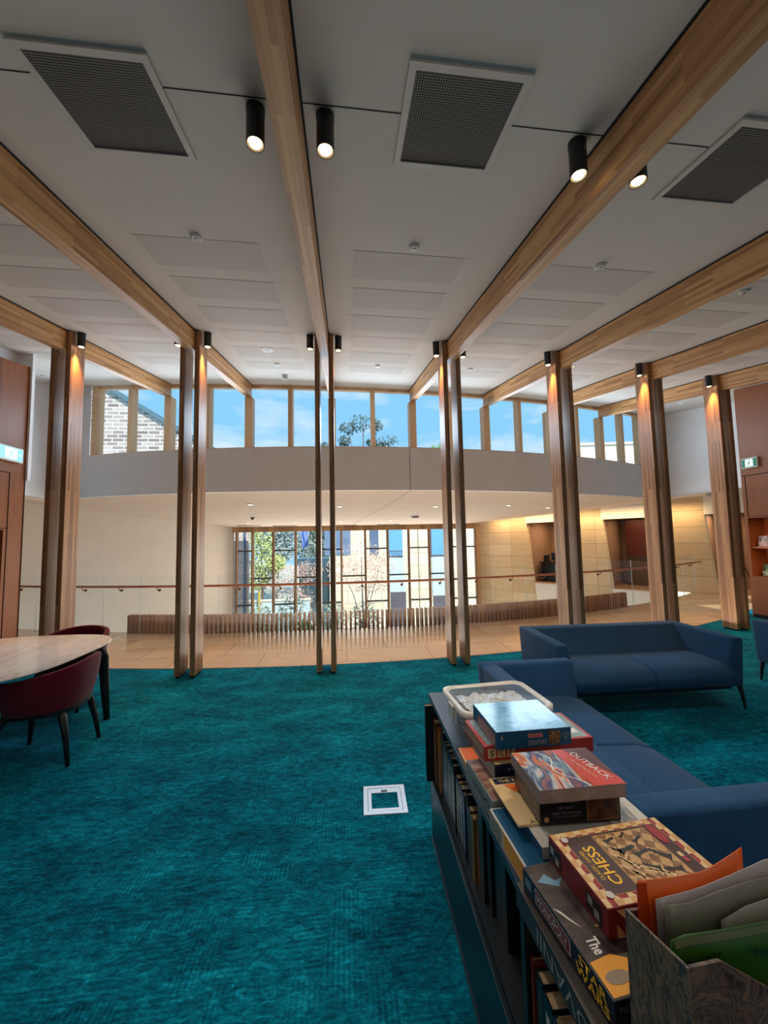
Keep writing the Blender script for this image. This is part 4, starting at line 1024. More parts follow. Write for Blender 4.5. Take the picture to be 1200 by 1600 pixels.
# chess set box
cz = z0 + .1035
g13 = carton('chess_box', 'chess set box with patterned border and yellow title, topmost of the near pile', 'game box', (.622, .838, cz), .08, (.292, .188, .056), M['maroon_card']); dm = (.292, .188, .056)
W2, D2 = .146, .094
bord = {k: MB() for k in ('cream_card', 'tan_card', 'red_card2')}
M['red_card2'] = plain('rose_card', (160, 48, 52), .35)
O, U, V = face(dm, 'top')
def bq(k, pts): bord[k].poly([O + U * a + V * b + Vector((0, 0, .0006)) for a, b in pts])
bwid = .024
def strip(ox, oy, ux, uy, vx, vy, length):
    n = max(1, round(length / .034)); p = length / n
    for i in range(n):
        a = i * p
        f = lambda s, t_: (ox + ux * (a + s * p) + vx * t_ * bwid, oy + uy * (a + s * p) + vy * t_ * bwid)
        bq('cream_card', [f(0, 0), f(.5, .0), f(.5, .5), f(0, .5)]); bq('tan_card', [f(.5, 0), f(1, .0), f(1, .5), f(.5, .5)])
        bq('red_card2', [f(0, .5), f(.5, .5), f(.75, 1), f(.25, 1)]); bq('cream_card', [f(.5, .5), f(1, .5), f(1, 1), f(.75, 1)])
strip(-W2 + .002, -D2 + .002, 0, 1, 1, 0, D2 * 2 - .004); strip(W2 - .002, D2 - .002, 0, -1, -1, 0, D2 * 2 - .004)
strip(-W2 + .002 + bwid, D2 - .002, 1, 0, 0, -1, W2 * 2 - .004 - 2 * bwid); strip(W2 - .002 - bwid, -D2 + .002, -1, 0, 0, 1, W2 * 2 - .004 - 2 * bwid)
for k, mb_ in bord.items(): obj('border_pattern', mb_, M[k], g13, local=True, fix=False)
panel(g13, dm, 'top', -W2 + .024, -D2 + .022, W2 - .024, D2 - .018, M['tan_card'], 'panel_outline', .0010)
panel(g13, dm, 'top', -W2 + .0255, -D2 + .0235, W2 - .0255, D2 - .0195, M['plum_card'], 'title_panel', .0014); g13p = bpy.data.objects['title_panel']
panel(g13p, dm, 'top', -.052, -.066, .088, .068, M['tan_card'], 'picture_border', .0018)
def chess_print():
    t = NT('chessboard_photo'); v = t.mapping(t.coord('Generated'), (7, 6, 1), (0, 0, .6)); ck = t.n('ShaderNodeTexChecker'); ck.inputs['Scale'].default_value = 1
    ck.inputs['Color1'].default_value = srgb(206, 166, 116); ck.inputs['Color2'].default_value = srgb(120, 82, 54); t.l(v, ck.inputs['Vector'])
    n = t.noise(t.coord('Generated'), 9, 4, .6, .8)
    return t.set(t.mix(ck.outputs[0], t.ramp(n, [(.35, srgb(60, 40, 30)), (.5, srgb(200, 160, 110)), (.68, srgb(236, 206, 160))]), .22), .3)
panel(g13p, dm, 'top', -.050, -.064, .086, .066, chess_print(), 'picture', .0022)
# printed chess men, dark across the middle and pale along the left
m1, m2 = MB(), MB()
def man(mb_, a, b, ang, L, lift=.0028):
    prof = [(-.5, -.22), (-.42, -.24), (-.36, -.12), (.1, -.08), (.2, -.15), (.28, -.07), (.42, -.11), (.5, 0), (.42, .11), (.28, .07), (.2, .15), (.1, .08), (-.36, .12), (-.42, .24), (-.5, .22)]
    c, s = math.cos(ang), math.sin(ang); mb_.poly([O + U * (a + (p * c - q * s) * L) + V * (b + (p * s + q * c) * L) + Vector((0, 0, lift)) for p, q in prof])
for a, b, g, L in ((-.02, .05, .3, .03), (.02, .057, .6, .024), (.0, .02, .2, .045), (.025, .005, .25, .04), (.015, -.03, 2.6, .035), (.06, -.005, 2.4, .045), (.055, -.045, 2.9, .04), (.045, .04, .5, .03)): man(m1, a, b, g, L)
for i in range(9): man(m2, -.035 + .006 * (i % 3), .035 - i * .0105, 2.2 + .2 * (i % 2), .03)
for i in range(5): man(m2, -.005 + .01 * i, -.03 - .005 * i, 2.3, .028)
obj('dark_chessmen_print', m1, M['dark_ink'], g13, local=True); obj('pale_chessmen_print', m2, M['cream_card'], g13, local=True)
label_text(g13p, dm, 'top', -.083, -.005, .098, .027, 'CHESS', M['yellow_ink'], 'title_lettering', PI / 2, .0020, bold=.015)
label_text(g13p, dm, 'top', -.106, -.002, .074, .009, 'CLASSIC GAMES', M['yellow_ink'], 'subtitle_lettering', PI / 2, .0020)
m = MB()
for cx_, cy_ in ((-.12, .070), (-.12, -.070)): m.poly([O + U * (cx_ + .008 * math.cos(q * PI / 8)) + V * (cy_ + .008 * math.sin(q * PI / 8)) + Vector((0, 0, .0024)) for q in range(16)])
obj('round_stickers', m, M['pale_card'], g13, local=True)
m = MB(); m.poly([O + U * (.104 + .013 * math.cos(q * PI / 10)) + V * (.045 + .03 * math.sin(q * PI / 10)) + Vector((0, 0, .0024)) for q in range(20)]); obj('oval_badge', m, M['red_card2'], g13, local=True)
panel(g13, dm, 'top', .098, -.022, .108, -.01, M['cream_card'], 'small_print', .0024); panel(g13, dm, 'top', .098, -.036, .108, -.024, plain('pink_print', (190, 70, 80), .4), 'small_print', .0024)
for b0 in (-.075, .05):
    panel(g13, dm, 'left', b0 - .018, -.02, b0 + .026, .016, M['black_card'], 'board_print'); 
    panel(g13, dm, 'left', b0 - .012, -.004, b0 + .002, .012, M['grey_ink'], 'square_print', .0008); panel(g13, dm, 'left', b0 + .006, -.016, b0 + .02, .0, M['grey_ink'], 'square_print', .0008)
label_text(g13, dm, 'left', -.012, 0, .05, .012, 'CHESS', M['red_card'], 'side_lettering')
panel(g13, dm, 'front', -.13, -.026, -.09, .024, M['tan_card'], 'front_print', pts=[(-.128, -.026), (-.108, -.026), (-.128, .0)]); panel(g13, dm, 'front', 0, 0, 0, 0, M['cream_card'], 'front_print', pts=[(-.128, .024), (-.105, .024), (-.105, .002)])

# -- marbled magazine file with folders
def marbled(name, stretch, pal):
    t = NT(name); v = t.mapping(t.coord(), stretch); n = t.noise(v, 3.6, 6, .72, 2.8)
    return t.set(t.ramp(n, [(p, srgb(*c)) for p, c in pal]), .6)
mf = thing('magazine_file', 'marbled paper magazine file stuffed with folders, bottom right corner', 'magazine file', (.56, .55, z0), 0)
ms = marbled('streaked_marbling', (7, 7, 2.0), [(.34, (10, 30, 36)), (.42, (84, 76, 62)), (.5, (132, 114, 92)), (.55, (18, 46, 54)), (.66, (120, 102, 84))])
mt2 = marbled('swirled_marbling', (4, 4, 4), [(.38, (44, 36, 38)), (.46, (112, 88, 72)), (.52, (40, 50, 54)), (.58, (122, 98, 80)), (.7, (88, 70, 60))])
m = MB(); m.extx([(.497, z0), (.612, z0), (.612, 1.06), (.497, 1.09)], .433, .437); obj('spine_panel', m, ms, mf)
m = MB(); m.exty([(.4375, z0), (.72, z0), (.72, .955), (.60, 1.02), (.55, 1.05), (.48, 1.093), (.4375, 1.09)], .497, .501); obj('side_panel', m, mt2, mf)
m = MB(); m.exty([(.4375, z0), (.72, z0), (.72, .955), (.48, 1.06), (.4375, 1.06)], .608, .612); obj('side_panel', m, mt2, mf)
m = MB(); m.box(.4375, .5015, z0, .72, .6075, z0 + .003); obj('base', m, mt2, mf)
def folder(name, label, pts, y0, wave, mat, cat='folder', parts=None):
    # vertical sheet: outline points (x, z) at depth y0 with a gentle curve
    t = thing(name, label, cat, (.56, y0, z0 + .004), 0, 'folders standing in the marbled magazine file'); m = MB()
    top = pts; nseg = 14
    def ztop(x):
        for (a, za), (b, zb) in zip(top, top[1:]):
            if x <= b: return za + (zb - za) * (x - a) / (b - a)
        return top[-1][1]
    xa_, xb_ = top[0][0], top[-1][0]
    m.grid(lambda u, v: (xa_ + (xb_ - xa_) * u, y0 + wave * math.sin(PI * u) * v, z0 + .004 + (ztop(xa_ + (xb_ - xa_) * u) - z0 - .004) * v), nseg, 8)
    obj('sheet', m, mat, t, solid=.0012, smooth=True)
    return t, ztop
def translucent(name, col, tr=.25):
    t = NT(name); n = t.noise(t.coord(), 6, 3); c = srgb(*col)
    t.p.inputs['Transmission Weight'].default_value = 0
    return t.set(t.ramp(n, [(.3, tuple(x * .85 for x in c[:3]) + (1,)), (.7, c)]), .35)
fo, _ = folder('orange_folder', 'orange plastic document folder at the back of the magazine file', [(.449, 1.110), (.50, 1.112), (.56, 1.116), (.632, 1.142)], .600, -.004, translucent('orange_plastic', (240, 104, 24)))
m = MB(); m.box(.4475, .5985, z0 + .01, .470, .6015, 1.107); obj('spine_fold', m, translucent('orange_deep', (200, 66, 14)), fo)
folder('plastic_sleeve', 'clear whitish plastic sleeve in front of the orange folder', [(.465, 1.094), (.53, 1.106), (.60, 1.125), (.65, 1.137), (.72, 1.138)], .585, -.006, translucent('white_sleeve', (178, 168, 170)))
folder('paper_folder', 'grey paper folder in front of the clear sleeve', [(.466, 1.100), (.50, 1.101), (.55, 1.115), (.60, 1.124), (.70, 1.129)], .568, -.005, translucent('grey_sheet', (118, 116, 102)))
folder('paper_folder', 'pale paper sheet rising to the right between grey and green folders', [(.54, 1.085), (.58, 1.102), (.66, 1.118), (.72, 1.124)], .553, -.003, translucent('pale_sheet', (140, 134, 124)))
fg, zf = folder('green_folder', 'green folder with black handwriting, front of the magazine file', [(.444, 1.085), (.452, 1.091), (.52, 1.094), (.60, 1.098), (.70, 1.101)], .535, -.003, translucent('green_card', (46, 92, 24)))
m = MB(); m.grid(lambda u, v: (.448 + .245 * u, .5325 - .003 * math.sin(PI * u) * .95, zf(.448 + .245 * u) - .012 + .011 * v), 12, 1); obj('pale_top_edge', m, translucent('pale_green', (120, 130, 96)), fg)
text_mesh('handwriting', 'K. Jmay', M['black_card'], fg, (.487, .529, 1.064), (1, 0, .12), (-.12, 0, 1), .052, .012, .001)
text_mesh('handwriting', '* Entry', M['black_card'], fg, (.575, .529, 1.062), (1, 0, -.1), (.1, 0, 1), .045, .014, .001)
m = MB(); m.tube([(.458, .5285, 1.046), (.475, .5285, 1.050), (.495, .5285, 1.056), (.505, .5285, 1.053)], .0012, 6); obj('handwriting', m, M['black_card'], fg)

# ---- books shown face out in the right niche, alcove furniture
NB = [(6.80, 1.376, .21, .165, (206, 196, 196), 'book with black and white cover, left on the upper niche shelf', [(.3, (40, 44, 56)), (.5, (210, 200, 200)), (.7, (230, 170, 160))]),
      (6.62, 1.376, .2, .16, (200, 90, 84), 'book with red and white cover on the upper niche shelf', [(.35, (190, 60, 60)), (.6, (230, 200, 200))]),
      (6.77, .812, .22, .17, (150, 160, 140), 'book with a dark portrait style cover, left on the lower niche shelf', [(.35, (20, 26, 22)), (.5, (120, 150, 120)), (.7, (210, 214, 200))]),
      (6.58, .812, .2, .16, (120, 130, 150), 'book with blue-grey cover on the lower niche shelf', [(.35, (40, 50, 80)), (.6, (170, 180, 200))])]
for y, z, h, w, col, lb, pal in NB:
    t = thing('display_book', lb, 'book', (8.1, y - w / 2, z), 0, 'books displayed face out in the timber niche')
    m = MB(); q = Matrix.Translation(Vector((8.06, y, z + .001))) @ Matrix.Rotation(.18, 4, 'Y')
    m.box(0, -w, 0, .02, 0, h, q); obj('book_block', m, M['paper'], t)
    m = MB(); m.box(-.003, -w, 0, -.0005, 0, h, q); obj('front_cover', m, print_noise('cover_' + lb[:22], pal, 2.2, 3, .6), t)
lamp('niche_fill', 'AREA', (8.1, 5.95, 1.92), 16, (1, .6, .3), size=1.6, shape='RECTANGLE', size_y=.05)  # lamps added under niche top and shelf to warm the recess
lamp('niche_fill', 'AREA', (8.1, 5.95, 1.33), 13, (1, .6, .3), size=1.6, shape='RECTANGLE', size_y=.05)
dx0 = rw(4.85, -.058, -.9)
t = thing('office_desk', 'dark desk standing in the left alcove beyond the balustrade', 'desk', dx0, math.atan2(.824, -.5665))
m = MB(); m.box(-.42, -.28, .0, .42, .28, .70); obj('desk_body', m, M['navydark'], t, local=True); m = MB(); m.box(-.46, -.32, .70, .46, .32, .74); obj('desk_top', m, M['black'], t, local=True)
p1 = rw(4.7, .682, -.8)
t = thing('monitor', 'tilted black screen on the alcove desk', 'monitor', p1, math.atan2(.824, -.5665))
m = MB(); q = Matrix.Rotation(-.2, 4, 'X'); m.box(-.22, -.012, .06, .22, .012, .36, q); obj('screen', m, M['navydark'], t, local=True)
m = MB(); m.box(-.09, -.06, .0, .09, .06, .015); m.box(-.02, -.01, .01, .02, .02, .12); obj('stand', m, M['black'], t, local=True)
p1 = rw(5.15, .682, -.85)
t = thing('desk_phone', 'small dark phone at the left of the alcove desk', 'phone', p1, math.atan2(.824, -.5665))
m = MB(); m.hull8([(-.09, -.1, 0), (.09, -.1, 0), (.09, .1, 0), (-.09, .1, 0)], [(-.08, -.03, .22), (.08, -.03, .22), (.08, .08, .25), (-.08, .08, .25)]); obj('phone_body', m, M['black'], t, local=True)
m = MB(); m.box(-.08, -.06, .15, -.04, .02, .27); obj('handset', m, M['black'], t, local=True)
p1 = rw(4.05, -.058, -.9)
t = thing('office_chair', 'black office chair with thin arms beside the alcove desk', 'chair', p1, .4)
m = MB(); m.box(-.24, -.24, .42, .24, .24, .5); obj('seat', m, M['black'], t, local=True, bevel=.03); m = MB(); m.box(-.23, .22, .55, .23, .27, .95); obj('backrest', m, M['black'], t, local=True, bevel=.02)
m = MB()
for sx in (-1, 1): m.tube([(sx * .27, .2, .5), (sx * .3, .2, .68), (sx * .3, -.15, .7), (sx * .27, -.2, .5)], .014, 6)
obj('armrests', m, M['black'], t, local=True)
m = MB(); m.tube([(0, 0, .42), (0, 0, .08)], .03, 8)
for i in range(5): m.tube([(0, 0, .08), (.28 * math.cos(i * 1.257), .28 * math.sin(i * 1.257), .03)], .018, 6)
obj('pedestal', m, M['black'], t, local=True)
# dark timber cupboard in the middle alcove
p1 = rw(2.1, -.058, -1.6); t = thing('timber_cupboard', 'dark red timber cupboard filling the middle alcove', 'cupboard', p1, math.atan2(.824, -.5665))
M['jarrah'] = timber('dark_jarrah', (70, 26, 14), (104, 46, 26), 'Z', board=.5, length=4, knots=False)
m = MB(); m.box(-.45, -.25, 1.0, .45, .2, 2.24); obj('upper_doors', m, M['jarrah'], t, local=True); m = MB(); m.box(-.45, -.2, 0, .45, .2, .82); obj('lower_doors', m, plain('stone_grey_brown', (108, 92, 78), .5), t, local=True)
m = MB(); m.box(-.45, .1, .82, .45, .2, 1.0); obj('splashback', m, M['darkframe'], t, local=True)
# easel
p1 = Vector(rw(-.45, .0, -.6)); t = thing('easel', 'thin wooden easel leaning in the right alcove', 'easel', p1, 0)
m = MB(); a = RWD
for s0, n0, s1, n1, z1 in ((.30, .25, .02, 0, 1.62), (-.34, .25, .05, 0, 1.2), (.05, -.3, .05, 0, 1.2)):
    A = p1 + a * s0 + RWN * n0; B = p1 + a * s1 + RWN * n1; m.tube([(A.x, A.y, -.055), (B.x, B.y, z1)], .018, 6)
A = p1 + a * .22 + RWN * .03; B = p1 - a * .05 + RWN * .03
obj('legs_frame', m, M['darkframe'], t)
m = MB(); m.tube([(A.x, A.y, .62), (B.x, B.y, 1.35)], .03, 6); obj('mast', m, M['darkframe'], t)
m = MB(); m.tube([(A.x, A.y, .8), (B.x, B.y, .9)], .02, 6); obj('ledge', m, M['darkframe'], t)

# ------------------------------------------------------------------ outside
G = -3.7
mb = MB(); mb.box(-60, 16.2, G - .2, 60, 90, G); struct('ground', mb, plain('pale_paving', (206, 200, 188), .9, .1, 1.2))
M['glassblue'] = plain('sky_blue_glazing', (120, 186, 232), .15, .08, .4); M['panelwhite'] = plain('blue_white_panel', (206, 226, 234), .6, .03, 2); M['slate'] = plain('slate_grey', (104, 100, 112), .8, .1, 6)
t = thing('sandstone_building', 'sunlit sandstone building outside the far window, blue glazed strips', 'building', (4, 24.5, G))
m = MB(); m.box(-1.0, 24.0, G, 12, 27, 5.4); obj('stone_wall', m, M['sand_ext'], t)
m = MB(); m.box(-1.3, 23.96, .75, .3, 23.99, 4); obj('window', m, plain('grey_blue_glazing', (126, 150, 180), .2, .1, 2), t)
m = MB(); m.box(1.5, 23.96, .72, 2.04, 23.99, 4); obj('window', m, plain('grey_blue_glazing_dark', (110, 130, 160), .2, .1, 2), t)
for a, b in ((2.70, 3.55), (5.40, 6.25)):
    m = MB(); m.box(a, 23.94, .62, b, 23.99, 4.2); w = obj('window', m, M['glassblue'], t)
    m = MB(); m.box(a, 23.92, .55, b, 23.95, .64)
    for i in range(7): m.box(a + (b - a) * (i + .4) / 7, 23.92, .6, a + (b - a) * (i + .4) / 7 + .02, 23.935, .95 if a < 4 else .62)
    m.box(a - .08, 23.92, .55, a, 23.95, 4.2) if a > 4 else m.box(a, 23.92, .93, b, 23.935, .96); obj('window_rail', m, M['slate'], w)
    m = MB(); m.box(a, 23.95, -1.6 if a < 4 else -1.9, b + .1, 23.99, .55); obj('panel', m, M['panelwhite'], t)
    m = MB(); m.box(a + .05, 23.94, G, b + .15, 23.985, -1.62 if a < 4 else -1.95); obj('undercroft', m, M['slate'], t)
for a in (4.55, 7.4, 8.6):
    m = MB(); m.box(a, 23.95, G, a + .03, 23.995, 5); obj('wall_joint', m, plain('stone_joint_%d' % int(a), (190, 168, 134), .8), t)  # darker tan strip along each wall joint
t = thing('stone_block', 'sandstone block building beyond the right end of the clerestory', 'building', (18, 23, G))
m = MB(); m.hull8([(14.2, 22, G), (26, 22, G), (26, 27, G), (14.2, 27, G)], [(14.2, 22, 7.2), (26, 22, 7.6), (26, 27, 7.6), (14.2, 27, 7.2)]); obj('stone_wall', m, M['sand_ext'], t)
m = MB(); m.hull8([(14.1, 21.9, 7.2), (26, 21.9, 7.6), (26, 27, 7.6), (14.1, 27, 7.2)], [(14.1, 21.9, 7.34), (26, 21.9, 7.74), (26, 27, 7.74), (14.1, 27, 7.34)]); obj('coping', m, M['cream'], t)
t = thing('brick_building', 'pale brick building with sloping roof edge outside the left clerestory', 'building', (-12, 23, G))
m = MB(); m.exty([(-22, G), (-6.3, G), (-6.3, 6.15), (-12.2, 9.75), (-22, 15.6)], 22, 23); obj('brick_wall', m, M['brick_ext'], t)
m = MB(); m.exty([(-6.2, 6.1), (-6.2, 6.35), (-22, 15.98), (-22, 15.62)], 21.8, 23.1); obj('roof_edge', m, plain('teal_grey_metal', (94, 124, 136), .5), t)
t = thing('brick_pier', 'brick pier with blue downpipe at the left of the far window', 'wall', (-4.6, 17.8, G))
m = MB(); m.box(-6.2, 17.5, G, -4.27, 17.75, 5); obj('brickwork', m, tiles('small_brick', (232, 214, 206), (186, 168, 168), (240, 234, 230), .24, .086, .012, 'XZ', .9, .3, .5, .1), t)
m = MB(); m.tube([(-4.40, 17.44, G), (-4.40, 17.44, 4.6)], .05, 10); obj('downpipe', m, plain('steel_blue', (90, 116, 150), .4), t)

def leafy(mb, c, rad, n, size, seed=0):
    rnd = random.Random(seed)
    for i in range(n):
        while True:
            p = Vector((rnd.uniform(-1, 1), rnd.uniform(-1, 1), rnd.uniform(-1, 1)))
            if p.length < 1 and p.length > .25: break
        p = Vector((c[0] + p.x * rad[0], c[1] + p.y * rad[1], c[2] + p.z * rad[2]))
        a = Vector((rnd.gauss(0, 1), rnd.gauss(0, 1), rnd.gauss(0, 1))).normalized(); b = a.orthogonal().normalized(); s = size * rnd.uniform(.6, 1.3)
        mb.poly([p - a * s, p + b * s * .55, p + a * s, p - b * s * .55])
def leaf_mat(name, a, b):
    t = NT(name); n = t.noise(t.coord(), 5, 3); t.p.inputs['Subsurface Weight'].default_value = 0
    return t.set(t.ramp(n, [(.3, srgb(*a)), (.7, srgb(*b))]), .7)
L_yel = leaf_mat('yellow_green_leaf', (150, 172, 96), (222, 226, 160)); L_gum = leaf_mat('gum_leaf', (140, 158, 158), (210, 220, 216)); L_dk = leaf_mat('grey_green_leaf', (124, 142, 130), (196, 206, 192))  # leaf tones paled, putting the bright outdoor haze into the colour
L_pk = leaf_mat('pinkish_leaf', (200, 160, 146), (240, 214, 200)); L_gr = leaf_mat('fresh_leaf', (70, 128, 64), (150, 194, 120)); BARK = plain('grey_bark', (128, 108, 100), .9, .2, 12)
L_sky = leaf_mat('far_gum_leaf', (66, 92, 92), (120, 140, 136))
def tree(label, x, y, h, blobs, leaf, n, size, seed, name='tree', cat='tree', trunk=.1, group='trees outside the windows'):
    t = thing(name, label, cat, (x, y, G), 0, group); m = MB()
    top = blobs[0][0]
    m.tube([(x, y, G), (x + .1, y, G + h * .35), (top[0], top[1], top[2])], [trunk, trunk * .8, trunk * .3], 7)
    for c, r in blobs[1:]: m.tube([(x + .05, y, G + h * .3), ((x + c[0]) / 2 + .1, y, (G + h * .3 + c[2]) / 2 + .1), c], [trunk * .5, trunk * .35, trunk * .12], 5)
    obj('trunk', m, BARK, t)
    m = MB()
    for i, (c, r) in enumerate(blobs): leafy(m, c, r, n, size, seed + i)
    obj('crown', m, leaf, t)
tree('yellow-green leafy tree at the left of the far window', -5.9, 28, 6, [((-6, 28, 1.6), (1.1, 1, 1.0)), ((-5.6, 28, .2), (1.3, 1, 1.1)), ((-6.3, 28.4, -.9), (1., 1, .9)), ((-4.9, 28, .1), (.7, .8, .6))], L_yel, 420, .11, 1)
tree('tall grey-green gum tree behind the yellow-green tree', -5.9, 34, 9, [((-6.6, 34, 2.8), (1.7, 1.2, 1.7)), ((-5.2, 34, 3.0), (1.6, 1.2, 1.7)), ((-5.9, 34, 1.0), (1.6, 1.2, 1.3))], L_gum, 1100, .15, 11)
tree('grey-green gum tree behind the flag pole', -2.9, 38, 9, [((-2.6, 38, 3), (1.9, 1.4, 1.9)), ((-3.4, 38, 1.2), (1.8, 1.4, 1.4)), ((-.9, 38, 2.6), (1.4, 1.4, 1.9)), ((-1.4, 38, .8), (1.5, 1.4, 1.3))], L_dk, 1000, .16, 21)
tree('bare pinkish tree with forked trunk outside the middle of the far window', .75, 20, 3.4, [((.8, 20, .8), (1.3, .9, .9)), ((-.2, 20, .2), (.9, .8, .7)), ((1.8, 20, .5), (.8, .7, .7)), ((1.2, 20, -.6), (1.1, .8, .5))], L_pk, 330, .055, 31, trunk=.05)
tree('small leafless-looking shrub tree with pinkish leaves left of the middle', -2.75, 20.5, 2.6, [((-2.7, 20.5, -.1), (1.1, .8, .6)), ((-3.2, 20.5, -.7), (.9, .8, .6)), ((-1.9, 20.5, .1), (.8, .7, .6))], L_pk, 330, .05, 41, trunk=.045)
tree('far gum tree whose crown shows above the clerestory sill', 1.4, 30, 14, [((1.5, 30, 11.0), (1.2, .9, .7)), ((.4, 30, 10.5), (.8, .6, .5)), ((2.6, 30, 10.7), (.5, .6, .6)), ((.0, 30, 9.5), (.5, .5, .45)), ((2.2, 30, 9.4), (.5, .5, .35))], L_sky, 130, .14, 51, trunk=.12)
tree('low far treetop peeping over the clerestory sill', 3.6, 31, 12, [((3.6, 31, 9.75), (.9, .8, .5)), ((2.9, 31, 9.4), (.5, .6, .3)), ((-1.6, 31, 9.2), (.4, .5, .5))], L_sky, 120, .13, 61, trunk=.1)
tree('treetop peeping over the clerestory sill right of the third posts', 8.2, 31, 12, [((8.2, 31, 9.2), (1.2, .8, .35))], L_gr, 160, .13, 71, trunk=.1)
for i, (x, y, r, lf, lb) in enumerate([(-5.0, 22.5, .9, L_dk, 'grey-green shrub behind the low wall at left'), (-3.0, 22.5, 1.0, L_dk, 'wide grey shrub left of the flag pole'), (-2.3, 21.6, .5, L_gr, 'bright green shrub below the flag pole'), (-.9, 22, .9, L_dk, 'dull shrub left of the forked tree'), (-1.2, 19.0, .55, L_gr, 'green shrub seen through the battens in the centre'), (-3.9, 19.5, .6, L_gr, 'green shrub seen through the battens at left'), (1.0, 21.5, .9, L_dk, 'grey shrub behind the forked tree'), (-5.4, 30, 1.5, L_dk, 'big grey-green bush at the foot of the yellow-green tree'), (-3.1, 28.6, .75, L_pk, 'big pinkish bush left of the canopy'), (-3.0, 26.4, 1.1, L_pk, 'pinkish bush in front of the canopy')]):
    t = thing('shrub', lb, 'shrub', (x, y, G), 0, 'shrubs outside the far window'); m = MB(); leafy(m, (x, y, G + r * 1.15), (r, r * .7, r * 1.15), 420, .09, 80 + i); obj('foliage', m, lf, t)
    m = MB(); m.tube([(x, y, G), (x, y, G + r)], .04, 6); obj('stem', m, BARK, t)
t = thing('garden_wall', 'low pale garden wall behind the shrubs outside', 'wall', (-4, 24, G)); m = MB(); m.box(-6.4, 23.9, G, -2.2, 24.2, -1.9); obj('wall_body', m, M['panelwhite'], t); m = MB(); m.box(-6.45, 23.85, -1.9, -2.15, 24.25, -1.82); obj('coping', m, M['cream'], t)
t = thing('canopy', 'flat blue-grey canopy roof behind the trees', 'canopy', (-2.4, 31, G)); m = MB(); m.box(-3.9, 30.6, -.30, -1.0, 33, .28); obj('roof_slab', m, plain('canopy_blue', (150, 176, 190), .5), t)
m = MB()
for x in (-3.6, -1.4): m.box(x - .06, 31, G, x + .06, 31.12, -.3)
obj('columns', m, M['slate'], t); m = MB(); m.box(-3.9, 32.9, G, -1.0, 33, -.3); obj('back_wall', m, plain('canopy_grey', (176, 184, 188), .7), t)
t = thing('flagpole', 'white flagpole with a hanging blue flag', 'flag', (-2.83, 29.5, G)); m = MB(); m.tube([(-2.8, 29.5, G), (-2.8, 29.5, 6)], .04, 8); obj('pole', m, M['white'], t)
m = MB(); m.grid(lambda u, v: (-2.8 - .5 * u + .06 * math.sin(v * 7), 29.5 + .1 * math.sin(u * 9), 1.3 + 1.8 * v - .3 * u), 8, 10); obj('flag_cloth', m, plain('flag_blue', (130, 158, 232), .7), t)  # flag blue faded, outdoor haze put into its colour
t = thing('bollard', 'yellow post beside the left garden wall', 'bollard', (-5.1, 23.6, G)); m = MB(); m.tube([(-5.1, 23.6, G), (-5.1, 23.6, -1.2)], .07, 10); obj('post_body', m, plain('safety_yellow', (236, 200, 50), .5), t); m = MB(); m.lathe([(.075, 0), (.075, .06), (.03, .09)], (-5.1, 23.6, -1.2), 10); obj('cap', m, M['slate'], t)

# ------------------------------------------------------------------ light
w = bpy.data.worlds.new('sky'); scene.world = w; w.use_nodes = True; nt = w.node_tree; nt.nodes.clear()
def wn(t_, **kw):
    n_ = nt.nodes.new(t_)
    for k, v in kw.items(): setattr(n_, k, v)
    return n_
tc = wn('ShaderNodeTexCoord'); mp = wn('ShaderNodeMapping'); mp.inputs['Scale'].default_value = (1.2, 1.2, 3.2); nt.links.new(tc.outputs['Generated'], mp.inputs[0])
nz = wn('ShaderNodeTexNoise'); nz.inputs['Scale'].default_value = 3.2; nz.inputs['Detail'].default_value = 7; nz.inputs['Roughness'].default_value = .58; nz.inputs['Distortion'].default_value = .4; nt.links.new(mp.outputs[0], nz.inputs['Vector'])
rp = wn('ShaderNodeValToRGB'); rp.color_ramp.elements[0].position = .44; rp.color_ramp.elements[0].color = srgb(134, 198, 240); rp.color_ramp.elements[1].position = .66; rp.color_ramp.elements[1].color = srgb(206, 228, 240)
nt.links.new(nz.outputs['Fac'], rp.inputs[0])
bg = wn('ShaderNodeBackground'); bg.inputs['Strength'].default_value = 1.15; nt.links.new(rp.outputs[0], bg.inputs[0])
ow = wn('ShaderNodeOutputWorld'); nt.links.new(bg.outputs[0], ow.inputs[0])
sun = lamp('sun', 'SUN', (0, 0, 30), 4.6, (1, .95, .86), angle=.02); sun.rotation_euler = (math.radians(48), 0, math.radians(28))
def area(name, loc, rot, size, sy, e, col):
    o = lamp(name, 'AREA', loc, e, col, shape='RECTANGLE', size=size, size_y=sy); o.rotation_euler = rot; return o
# added lamps boosting clerestory (three lengths of the curve) and far window daylight
for x, rzv in ((-3.4, .19), (.9, -.03), (5.4, -.29)):
    area('clerestory_daylight_boost', (x, arc(x, R_FAS) - .14, 4.0), (math.radians(-80), 0, -rzv), 4.2, .7, 64, (.66, .84, 1))
area('far_window_daylight_boost', (.6, 15.7, .4), (math.radians(-90), 0, 0), 9.0, 3.2, 215, (1, .93, .84))
# added upward lamp standing in for daylight bounced off the polished foyer floor
area('foyer_bounce_fill', (1.0, 6.4, .12), (PI, 0, 0), 11, 1.4, 84, (1, .90, .80))
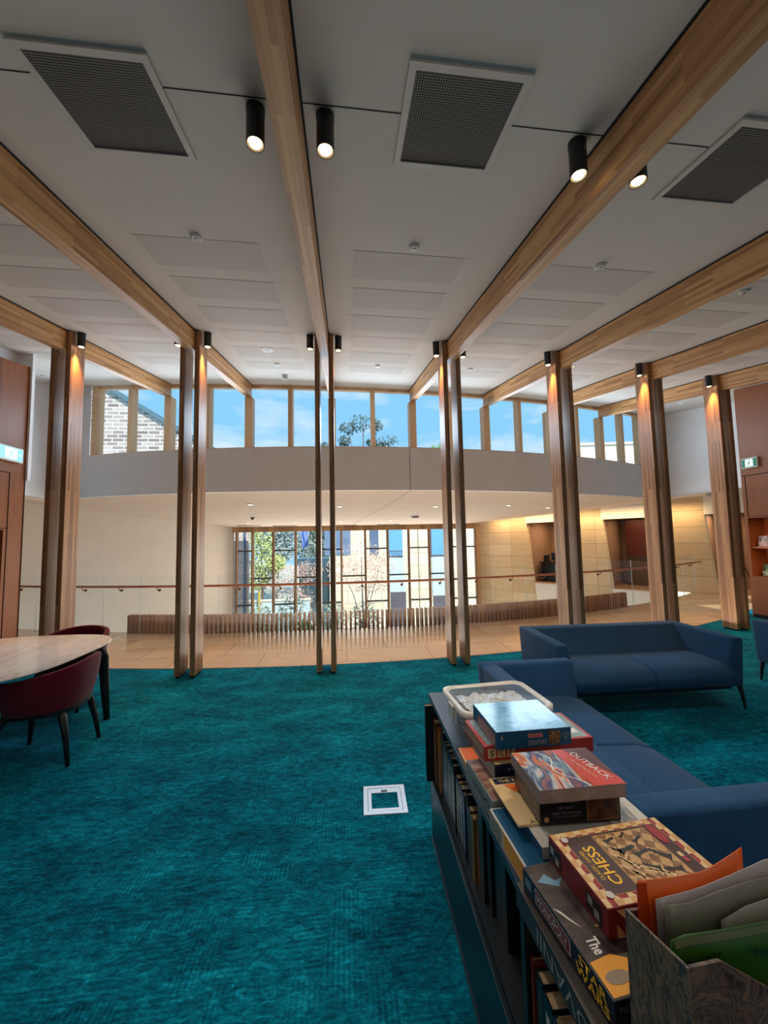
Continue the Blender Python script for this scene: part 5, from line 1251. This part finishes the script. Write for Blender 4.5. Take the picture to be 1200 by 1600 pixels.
# cove light washing the sandstone
c0 = Vector(rw(3.9, 0, .35)); cv = area('cove_light', (c0.x, c0.y, 2.33), (0, 0, math.atan2(.824, -.5665)), 7.4, .05, 48, (1, .72, .38))
cv.rotation_euler = (math.radians(-35), 0, math.atan2(.824, -.5665))
for s_, e_ in ((4.5, 24), (1.95, 12), (-.5, 20)):
    q = rw(s_, 2.2, -.9); area('alcove_fill', q, (0, 0, math.atan2(.824, -.5665)), 1.2, .6, e_, (1, .74, .5))  # lamp added to brighten each alcove, without a fixture
lamp('tabletop_fill', 'SPOT', (-2.95, 3.45, 3.9), 75, (1, .93, .86), spot_size=.50, spot_blend=.5, shadow_soft_size=.1)  # added spot without a fixture, brightens the marble top
# added fill lamps behind the camera, no fixtures, lifting shelf, carpet and ceiling
area('reading_room_fill', (1.2, -1.2, 3.05), (math.radians(18), 0, 0), 4.5, 2.2, 17, (1, .93, .84))
area('reading_room_upfill', (1.2, -1.6, 1.9), (PI, 0, 0), 6, 1.6, 11, (1, .92, .84))

# ------------------------------------------------------------------ camera
cam = bpy.data.cameras.new('camera'); co = bpy.data.objects.new('camera', cam); C.objects.link(co); scene.camera = co
cam.sensor_fit = 'VERTICAL'; cam.sensor_height = 36; cam.sensor_width = 27; cam.lens = 600 * 36 / 1600; cam.clip_start = .02
pitch, roll, yaw = .0723, -.0192, .1009
cy_, sy_, cp, sp_ = math.cos(yaw), math.sin(yaw), math.cos(pitch), math.sin(pitch)
f = Vector((sy_ * cp, cy_ * cp, sp_)); r = Vector((cy_, -sy_, 0)); u = r.cross(f)
r2 = r * math.cos(roll) + u * math.sin(roll); u2 = -r * math.sin(roll) + u * math.cos(roll)
mw = Matrix((r2, u2, -f)).transposed().to_4x4(); mw.translation = Vector((0, 0, 1.65)); co.matrix_world = mw
scene.view_settings.view_transform = 'Standard'; scene.view_settings.look = 'None'; scene.view_settings.exposure = 0
scene.cycles.max_bounces = 8; scene.cycles.transparent_max_bounces = 24; scene.cycles.sample_clamp_indirect = 4
scene.cycles.caustics_reflective = False; scene.cycles.caustics_refractive = False
